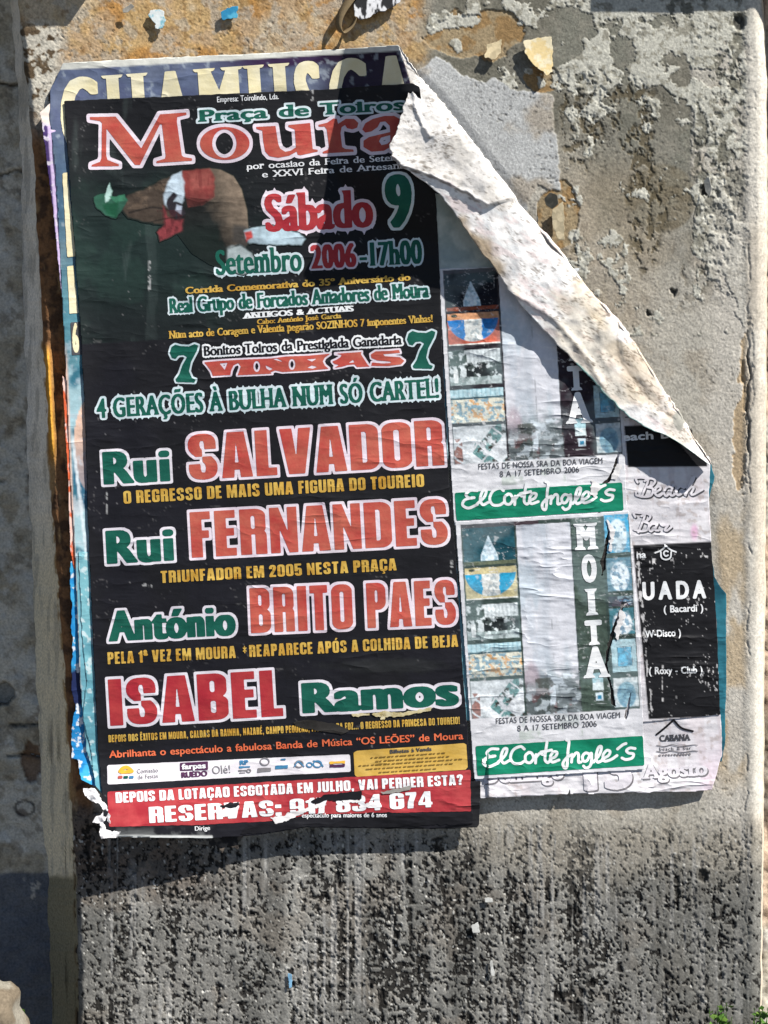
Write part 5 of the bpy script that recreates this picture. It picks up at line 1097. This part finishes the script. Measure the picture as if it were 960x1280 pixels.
T("espectáculo para maiores de 6 anos", 377, 1022, 484, 1021.5, 5.8, PALE, name="small_lettering", wx=.25, wy=.1, base=.4)
T("I.G.A.C.", 345, 1027, 370, 1021, 5.4, PALE, name="small_lettering", wx=.25, wy=.1, base=.4)
# torn strips through the booking band
for k, pl in enumerate([[(264, 1017), (282, 1009), (299, 1007), (296, 1016), (286, 1022), (276, 1019)], [(338, 1022), (352, 1020), (370, 1014), (402, 1004), (408, 1006), (380, 1016), (352, 1028), (345, 1031)], [(420, 999), (450, 1000), (450, 1003), (430, 1003)], [(448, 1008), (462, 1004), (476, 1004), (474, 1008), (450, 1010)]]):
    poly_part("torn_edge", BP, pl, TORN, h_bp, .9, .6, 3.0, 120 + k, 4.5)
for k, pl in enumerate([[(276, 1007), (286, 1004), (298, 1002), (300, 1006), (290, 1010), (278, 1010)], [(388, 1002), (404, 994), (418, 992), (452, 989), (452, 998), (430, 1001), (410, 1000), (396, 1006)], [(330, 1030), (360, 1024), (384, 1018), (420, 1018), (486, 1015), (560, 1020), (588, 1018), (588, 1030), (470, 1034), (384, 1033), (330, 1041), (300, 1043), (306, 1034)]]):
    poly_part("torn_strip", BP, pl, BLACK, h_bp, 1.1 if k < 2 else .55, .8, 2.0, 130 + k, 6)
poly_part("torn_edge", BP, [(476, 990), (500, 985), (514, 982), (512, 987), (496, 991), (478, 993)], mat_ink("grey rubbed paper", (.25, .24, .22), (.36, .34, .31)), h_bp, 1.3, .7, 1.6, 140, 5)
# scorched looking tear under the last name
GT = mat_ink("yellowed torn fibre", (.45, .36, .16), (.70, .64, .45), nscale=160)
for k, pl in enumerate([[(462, 892), (480, 889), (498, 891), (520, 888), (540, 884), (538, 888), (515, 893), (500, 896), (470, 896)], [(474, 893), (482, 893), (481, 900), (476, 899)], [(440, 893), (462, 891), (462, 894), (442, 896)]]):
    poly_part("torn_edge", BP, pl, GT, h_bp, .9, .7, 1.5, 150 + k, 4)
poly_part("torn_strip", BP, [(365, 903), (385, 899), (420, 905), (438, 913), (428, 918), (402, 914), (376, 910)], mat_ink("dull black paper", (.014, .013, .012), (.035, .032, .03)), h_bp, .9, 1, 1.5, 160, 6)

SHR = thing('torn_paper', 'dark shredded paper tatters hanging under the lower edge of the black poster', 'torn paper', 285, 1055)
sheet('paper_sheet', SHR, [(262, 1040), (300, 1036), (304, 1046), (296, 1052), (298, 1060), (284, 1058), (278, 1066), (270, 1056), (262, 1058)], PRINT, lambda x, y: 10 + (y - 1040) * .35, flat_col(lin(38, 34, 32), lin(92, 84, 76), 7, 8), 1.0, 3.0, 61, 6)
# second black sheet below it, showing at the lower right
LB = thing("poster_remnant", "black paper remnant sticking out under the lower right corner of the bullfight poster", "torn paper", 592, 1030)
sheet("paper_sheet", LB, [(560, 980), (601, 976), (599, 1030), (596, 1034), (560, 1036), (480, 1036), (480, 1000)], PRINT, HS(5.4), flat_col((.012, .012, .014), (.02, .02, .022)), 1.5, .8, 60)

# ------------------------------------------------------------ the peeled strip curling off the wall
ROWS = [((500, 58), (497, 57), 49, 50), ((512, 78), (506, 80), 52, 53), ((526, 97), (513, 103), 54, 56), ((540, 112), (512, 110), 54, 60), ((553, 127), (505, 132), 53, 61), ((567, 145), (496, 161), 52, 62), ((583, 165), (488, 188), 50, 63),
        ((600, 187), (500, 207), 44, 61), ((622, 215), (545, 238), 34, 50), ((655, 260), (578, 281), 24, 36), ((700, 312), (622, 341), 15, 24), ((735, 358), (655, 386), 12, 18), ((776, 402), (698, 431), 11, 16), ((797, 434), (738, 474), 11, 17), ((833, 490), (772, 508), 12, 18), ((850, 515), (803, 532), 14, 20), ((870, 550), (842, 549), 16, 23), ((889, 580), (887, 581), 19, 21)]
def flap():
    R = catmull([r[0] for r in ROWS], 420); Lf = catmull([r[1] for r in ROWS], 420); hb = catmull([(r[2], r[3]) for r in ROWS], 420)
    nt_ = 420; ns = 90; s = np.linspace(-.55, 1, ns)[None]; t = np.linspace(0, 1, nt_)[:, None]
    rag = (fbm(t * 900, t * 0 + 3, 12, 701, 4) - .5) * .085 * sm(t, 0, .06) ; s1 = np.clip(s, 0, 1)
    ragr = (fbm(t * 900, t * 0 + 9, 10, 702, 5) - .5) * 3.4
    X = R[:, :1] + (Lf[:, :1] - R[:, :1]) * (s1 * (1 + rag)) + ragr * (1 - s1); Y = R[:, 1:] + (Lf[:, 1:] - R[:, 1:]) * (s1 * (1 + rag)) - ragr * .6 * (1 - s1)
    wid = np.hypot(Lf[:, 0] - R[:, 0], Lf[:, 1] - R[:, 1])[:, None]; a = s1 * wid
    Hb, Hf = hb[:, :1], hb[:, 1:]; b = np.minimum(wid * .13, 7) * (1 - np.exp(-s1 * 7)) * (1 - s1)
    H = Hb + (Hf - Hb) * s1 + b
    along = t * 760
    def sd(line):                                       # signed side of a crease line given in the picture
        q = catmull(line, 60); d = polydist(X, Y, q, False); i = ((X[..., None] - q[:, 0]) ** 2 + (Y[..., None] - q[:, 1]) ** 2).argmin(-1); i = np.clip(i, 1, 58)
        tx = q[i + 1, 0] - q[i - 1, 0]; ty = q[i + 1, 1] - q[i - 1, 1]; return d * np.sign((X - q[i, 0]) * ty - (Y - q[i, 1]) * tx)
    jw = (fbm(X, Y, 9, 715, 3) - .5) * 5
    c1 = sd([(488, 196), (505, 208), (545, 222), (590, 246), (640, 276), (704, 314)]) + jw; c2 = sd([(640, 366), (668, 382), (698, 404), (728, 440), (752, 478)]) + jw * .6; c3 = sd([(516, 112), (522, 140), (540, 175), (560, 200)]) + jw; c4 = sd([(776, 404), (772, 440), (790, 470), (815, 500), (840, 520)]) + jw
    ends = sm(t, .02, .06)
    H = H + (1.8 * sm(c1, -.8, 1.2) + 2.2 * np.exp(-np.abs(c1) / 7)) * (along > 90) * (along < 390) + 1.6 * np.exp(-(c2 / 5) ** 2) + 1.3 * np.exp(-(c3 / 3) ** 2) * (along < 260) - 1.6 * np.exp(-(c4 / 6) ** 2)
    v1 = np.abs(vnoise(X / 58 + 3.1, Y / 58 + X / 90, 731) - .5); v2 = np.abs(vnoise(X / 31 + Y / 60, Y / 34 - X / 70, 732) - .5); v3 = np.abs(vnoise(X / 17 - Y / 40, Y / 15 + X / 40, 733) - .5)
    H = H + ((fbm(along * .5, a, 60, 713, 2, .8) - .5) * 2.6 - v1 * 7.5 - v2 * 4.2 - v3 * 1.7 + (fbm(X, Y, 4, 719, 3) - .5) * .55 + 1.6) * sm(s1, 0, .06) * np.clip(wid / 30, 0, 1)
    # the part that turns under and runs back to the wall
    under = np.clip(-s / .55, 0, 1); X = X + (Lf[:, :1] - R[:, :1]) * (.45 * under + .03 * (s < 0)); Y = Y + (Lf[:, 1:] - R[:, 1:]) * (.45 * under + .03 * (s < 0))
    H = np.where(s < 0, np.minimum(Hb + 1 - 3 * under, np.maximum(9.0 + 0 * X, Hb * (1 - under) ** 1.6 + 5)), H)
    P = W(X, Y, H)
    C = np.zeros(X.shape + (3,)) + lin(232, 229, 227); f = lambda sc, sd_, o=4, ay=1.: fbm(X + .6 * Y, Y - .6 * X, sc, sd_, o, ay)
    def blob(cx, cy, rx, ry, ang=.95): 
        u_ = (X - cx) * math.cos(ang) + (Y - cy) * math.sin(ang); w_ = -(X - cx) * math.sin(ang) + (Y - cy) * math.cos(ang); return sm(np.hypot(u_ / rx, w_ / ry) + (f(24, 740, 4) - .5) * 1.1, 1.15, .55)
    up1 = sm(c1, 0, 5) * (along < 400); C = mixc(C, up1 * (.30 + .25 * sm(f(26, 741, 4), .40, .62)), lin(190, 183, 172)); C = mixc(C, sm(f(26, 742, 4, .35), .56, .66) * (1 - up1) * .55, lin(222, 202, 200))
    C = mixc(C, blob(604, 322, 60, 20) * .9, lin(168, 148, 120)); C = mixc(C, blob(620, 180, 60, 18) * .5, lin(160, 152, 138)); C = mixc(C, blob(742, 440, 95, 40) * .55, lin(204, 192, 168)); C = mixc(C, blob(800, 470, 70, 24) * .75, lin(184, 170, 150)); C = mixc(C, blob(845, 540, 34, 14) * .6, lin(180, 168, 150)); C = mixc(C, blob(735, 372, 40, 14) * .5, lin(192, 172, 136))
    C = mixc(C, sm(s1, .22, .0) * sm(f(12, 743, 4, .6), .44, .56) * .4 * sm(along, 380, 460), lin(176, 152, 120))
    spk = sm(f(3.2, 744, 3, .7), .58, .66) * sm(f(30, 745, 4) + .06 * up1 + .07 * sm(along, 380, 500), .56, .66); C = mixc(C, spk * .6, lin(92, 76, 58)); C = mixc(C, sm(f(8, 746, 4, .5), .70, .75) * .6, lin(84, 74, 64))
    C = mixc(C, np.clip(1 - np.abs(f(40, 727, 4, .3) - .5) / .005, 0, 1) * .4, lin(110, 96, 84)); C = mixc(C, sm(s1, .955, .985) * (along > 560) * .8, lin(96, 160, 156))
    hole = sm(np.hypot((X - 849) / 9, (Y - 524) / 13) + (f(8, 747, 3) - .5) * .6, 1.05, .9); C = mixc(C, hole, lin(150, 148, 140)); H_hole = hole
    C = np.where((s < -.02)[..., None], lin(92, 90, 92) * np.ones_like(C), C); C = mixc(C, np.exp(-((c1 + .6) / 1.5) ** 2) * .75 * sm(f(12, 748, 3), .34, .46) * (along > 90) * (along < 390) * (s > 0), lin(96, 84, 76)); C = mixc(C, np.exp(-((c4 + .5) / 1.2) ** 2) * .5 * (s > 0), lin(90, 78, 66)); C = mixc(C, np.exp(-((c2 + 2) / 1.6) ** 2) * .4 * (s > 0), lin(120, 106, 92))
    C = C * (.88 + .24 * fbm(along + 0 * a, a + 0 * along, 6, 728, 3))[..., None]
    F = grid_faces(nt_, ns)[:, ::-1]
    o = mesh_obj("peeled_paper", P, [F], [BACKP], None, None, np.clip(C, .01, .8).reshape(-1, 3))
    so_ = o.modifiers.new("thickness", 'SOLIDIFY'); so_.thickness = .0008; so_.offset = -1
    setp(o, "dirty white strip of peeled poster paper folded back diagonally, its back facing out", "peeled paper")
flap()

# little loose flaps standing off the strip near its top and end
def scrap(label, poly, col, h0, tilt=(0, 0), curl=0, mat=None, rag=1.0, seed=1, cat="paper scrap", name="paper_scrap", col2=None, res=.8):
    P = np.array(poly, float); c = P.mean(0)
    def hf(x, y): return h0 + np.maximum(0, (x - c[0]) * tilt[0] + (y - c[1]) * tilt[1] + curl * ((x - c[0]) ** 2 + (y - c[1]) ** 2) / 100 + 4) - 2
    x0, y0 = P.min(0) - 4; x1, y1 = P.max(0) + 4
    gx, gy = np.meshgrid(np.arange(x0, x1, res), np.arange(y0, y1, res)); F = psdf(gx, gy, poly) + (fbm(gx, gy, 5, seed, 3) - .5) * 2 * rag
    u, v, faces = march(F); px = x0 + u * res; py = y0 + v * res
    colf = flat_col(col, col2 if col2 is not None else np.asarray(col) * .75, 7, seed + 3, .45, .6)
    o = mesh_obj(name, W(px, py, hf(px, py)), faces, [mat or BACKP], None, None, colf(px, py))
    so_ = o.modifiers.new("thickness", 'SOLIDIFY'); so_.thickness = .0004; so_.offset = -1
    setp(o, label, cat); return o
scrap("cream paint flake hanging off the ochre patch right of the peeled strip's top", [(653, 50), (690, 45), (691, 78), (690, 90), (683, 94), (672, 84), (660, 74)], lin(200, 190, 162), 3, (-.10, .14), .25, None, 2.4, 801, "paint flake", "paint_flake", lin(196, 176, 130))
scrap("small cream flake left of the larger hanging cream one", [(608, 56), (626, 50), (626, 66), (618, 74), (606, 72)], lin(196, 180, 146), 3, (0, .12), .2, None, 2.6, 802, "paint flake", "paint_flake")
scrap("curled grey flake on the small ochre patch beside the strip's upper edge", [(680, 248), (688, 240), (697, 244), (698, 255), (690, 262), (682, 256)], lin(150, 142, 122), 5, (.5, 0), .5, None, .8, 803, "paint flake", "paint_flake")
scrap("tan torn flake on the ochre patch just below the curled grey one", [(690, 262), (704, 252), (706, 300), (698, 300), (690, 280)], lin(190, 176, 146), 3.4, (.08, .05), .1, None, 1.2, 804, "paint flake", "paint_flake")
scrap("little white and blue printed scrap stuck on the ochre stone at the top", [(188, 12), (206, 13), (206, 24), (204, 34), (194, 35), (192, 24), (185, 19)], lin(196, 202, 202), 1.2, (0, .10), .05, None, 2.6, 805, col2=lin(120, 168, 180))
scrap("tiny grey paper curl near the top left shadow corner", [(153, 12), (164, 4), (168, 8), (160, 15), (154, 16)], lin(190, 184, 172), 4, (.2, 0), .6, None, .6, 806)
scrap("bright blue paper scrap on the ochre stone, right of the white printed one", [(276, 16), (284, 9), (298, 7), (297, 22), (288, 24), (277, 25)], lin(44, 124, 162), 1.0, (0, .06), .05, None, 2.6, 807, col2=lin(80, 160, 190))
scrap("pale flake standing out from the wall above the dark spot at the right", [(880, 226), (886, 220), (890, 236), (887, 246), (882, 240)], lin(196, 192, 180), 4, (.5, .1), .3, None, .5, 808, "paint flake", "paint_flake")
for lb_, pl in (("white paper chip on the dark pitted foot, the bigger and left of the middle two", [(588, 1158), (598, 1152), (601, 1166), (592, 1166)]), ("narrow white chip on the pitted foot, right of and below the bigger chip", [(612, 1200), (617, 1199), (618, 1220), (613, 1220)]), ("small white chip above the other white chips on the pitted foot", [(605, 1122), (616, 1123), (617, 1128), (607, 1128)])):
    scrap(lb_, pl, lin(190, 190, 186), 1.2, (0, .05), .1, None, 2.2, 810 + len(lb_))
scrap("small pale blue chip low on the pitted foot left of the picture's centre", [(360, 1217), (364, 1218), (366, 1234), (361, 1236)], lin(120, 165, 196), 1.2, (0, .05), .1, None, 1.6, 831)

# torn paper with a loop of tape at the very top
def loop():
    t = thing("taped_scrap", "torn black and white paper scrap with brown tape loop at the top edge", "paper scrap", 470, 12)
    def col(x, y): return mixc(np.zeros(x.shape + (3,)) + lin(40, 40, 42), sm(fbm(x, y, 5, 841, 3, 3), .45, .55), lin(206, 206, 208))
    sheet("paper_remnant", t, [(440, -20), (505, -20), (500, 3), (488, 11), (466, 17), (462, 22), (450, 25), (444, 20)], BACKP, lambda x, y: 6 + (y + 20) * .08, col, .9, 2.2, 842, 6)
    q = catmull([(452, -16), (438, 2), (428, 18), (425, 32), (430, 41), (440, 34), (445, 24), (444, 20)], 60); hh = catmull([(6, 0), (8, 0), (9, 0), (9, 0), (8, 0), (7, 0), (7, 0), (8, 0)], 60)[:, :1]
    w = np.interp(np.arange(60), [0, 10, 30, 50, 59], [9, 8, 5, 3, 2])[:, None]
    V = np.concatenate([W(q[:, :1] - w, q[:, 1:], hh), W(q[:, :1] + w * .3, q[:, 1:] + w * .2, hh + 5)]); n = len(q)
    F = np.array([[i, i + 1, n + i + 1, n + i] for i in range(n - 1)])
    o = mesh_obj("tape_loop", V, [F], [BACKP], None, None, np.tile(lin(120, 104, 78), (2 * n, 1))); so_ = o.modifiers.new("thickness", 'SOLIDIFY'); so_.thickness = .0006
    adopt(o, t)
loop()

# ------------------------------------------------------------ foot of the wall: a stone and weeds
def stone():
    import bmesh
    bm = bmesh.new(); bmesh.ops.create_icosphere(bm, subdivisions=5, radius=1)
    c = W(-9, 1270, 62)[0]
    co = np.array([v.co for v in bm.verts]); co = np.sign(co) * np.abs(co) ** .55; co *= np.array([.046, .034, .062])
    n = fbm(co[:, 0] * 1000 + co[:, 1] * 700, co[:, 2] * 1000 + co[:, 1] * 300, 22, 901, 4); co *= (1 + (n - .5) * .34)[:, None]; co[:, 0] += co[:, 2] * -.22
    co += np.array([c[0], -.085, c[2] - .004]) 
    F = np.array([[v.index for v in f_.verts] for f_ in bm.faces]); bm.free()
    C = mixc(np.zeros((len(co), 3)) + lin(128, 123, 112), sm(n, .45, .6), lin(104, 94, 80))
    o = mesh_obj("stone", co, [F], [WALLM], None, None, C); setp(o, "pale broken stone on the ground at the lower left corner in the sun", "stone")
stone()
LEAF = []
for k_, (c1_, c2_) in enumerate((((.035, .09, .012), (.07, .15, .02)), ((.06, .12, .015), (.11, .19, .03)))): LEAF.append(mat_ink("weed leaf %d" % k_, c1_, c2_, .6, .3, 60))
def weed(label, px, n, height, spread, seed):
    r = np.random.RandomState(seed); b = W(px, 1290, 0)[0]; t = thing("weed", label, "weed", px, 1290)
    V = []; F3 = []; MI = []; SV = []; SF = []
    for i in range(n):
        az = r.uniform(0, 6.283); out = r.uniform(.1, 1) * spread; hh = height * r.uniform(.55, 1.0)
        base = np.array([b[0] + r.uniform(-1, 1) * spread * .6, -.012 - abs(r.normal()) * .006, GZ]); tip = base + np.array([math.cos(az) * out, -abs(math.sin(az)) * out * .5, hh])
        k = len(SV); SV += [base + [-.0006, 0, 0], base + [.0006, 0, 0], tip + [.0004, 0, 0], tip + [-.0004, 0, 0]]; SF.append([k, k + 1, k + 2, k + 3])
        for j in range(r.randint(3, 6)):
            p0 = base + (tip - base) * r.uniform(.35, 1); a2 = r.uniform(0, 6.283); d = np.array([math.cos(a2), -abs(math.sin(a2)) * .7, r.uniform(-.1, .7)]); d /= np.linalg.norm(d); s_ = np.cross(d, r.normal(size=3)); s_ /= np.linalg.norm(s_); l = r.uniform(.006, .012); w = l * .42
            k = len(V); up_ = np.cross(s_, d) * w * .35; V += [p0, p0 + d * l * .5 + s_ * w + up_, p0 + d * l, p0 + d * l * .5 - s_ * w + up_, p0 + d * l * .5]; q_ = r.randint(2)
            F3 += [[k, k + 1, k + 4], [k + 1, k + 2, k + 4], [k + 2, k + 3, k + 4], [k + 3, k, k + 4]]; MI += [q_] * 4
    adopt(mesh_obj("foliage", V, [np.array(F3)], LEAF, None, MI), t); adopt(mesh_obj("stem", SV, [np.array(SF)], LEAF), t)
weed("upright green weed at the foot of the wall, left one of the lower right pair", 895, 34, WEEDH + .036, .014, 1)
weed("low green weed at the foot of the wall in the lower right corner", 944, 40, WEEDH + .028, .018, 2)
weed("tiny green weed beside the pale stone in the lower left corner", 30, 34, WEEDH + .030, .010, 3)
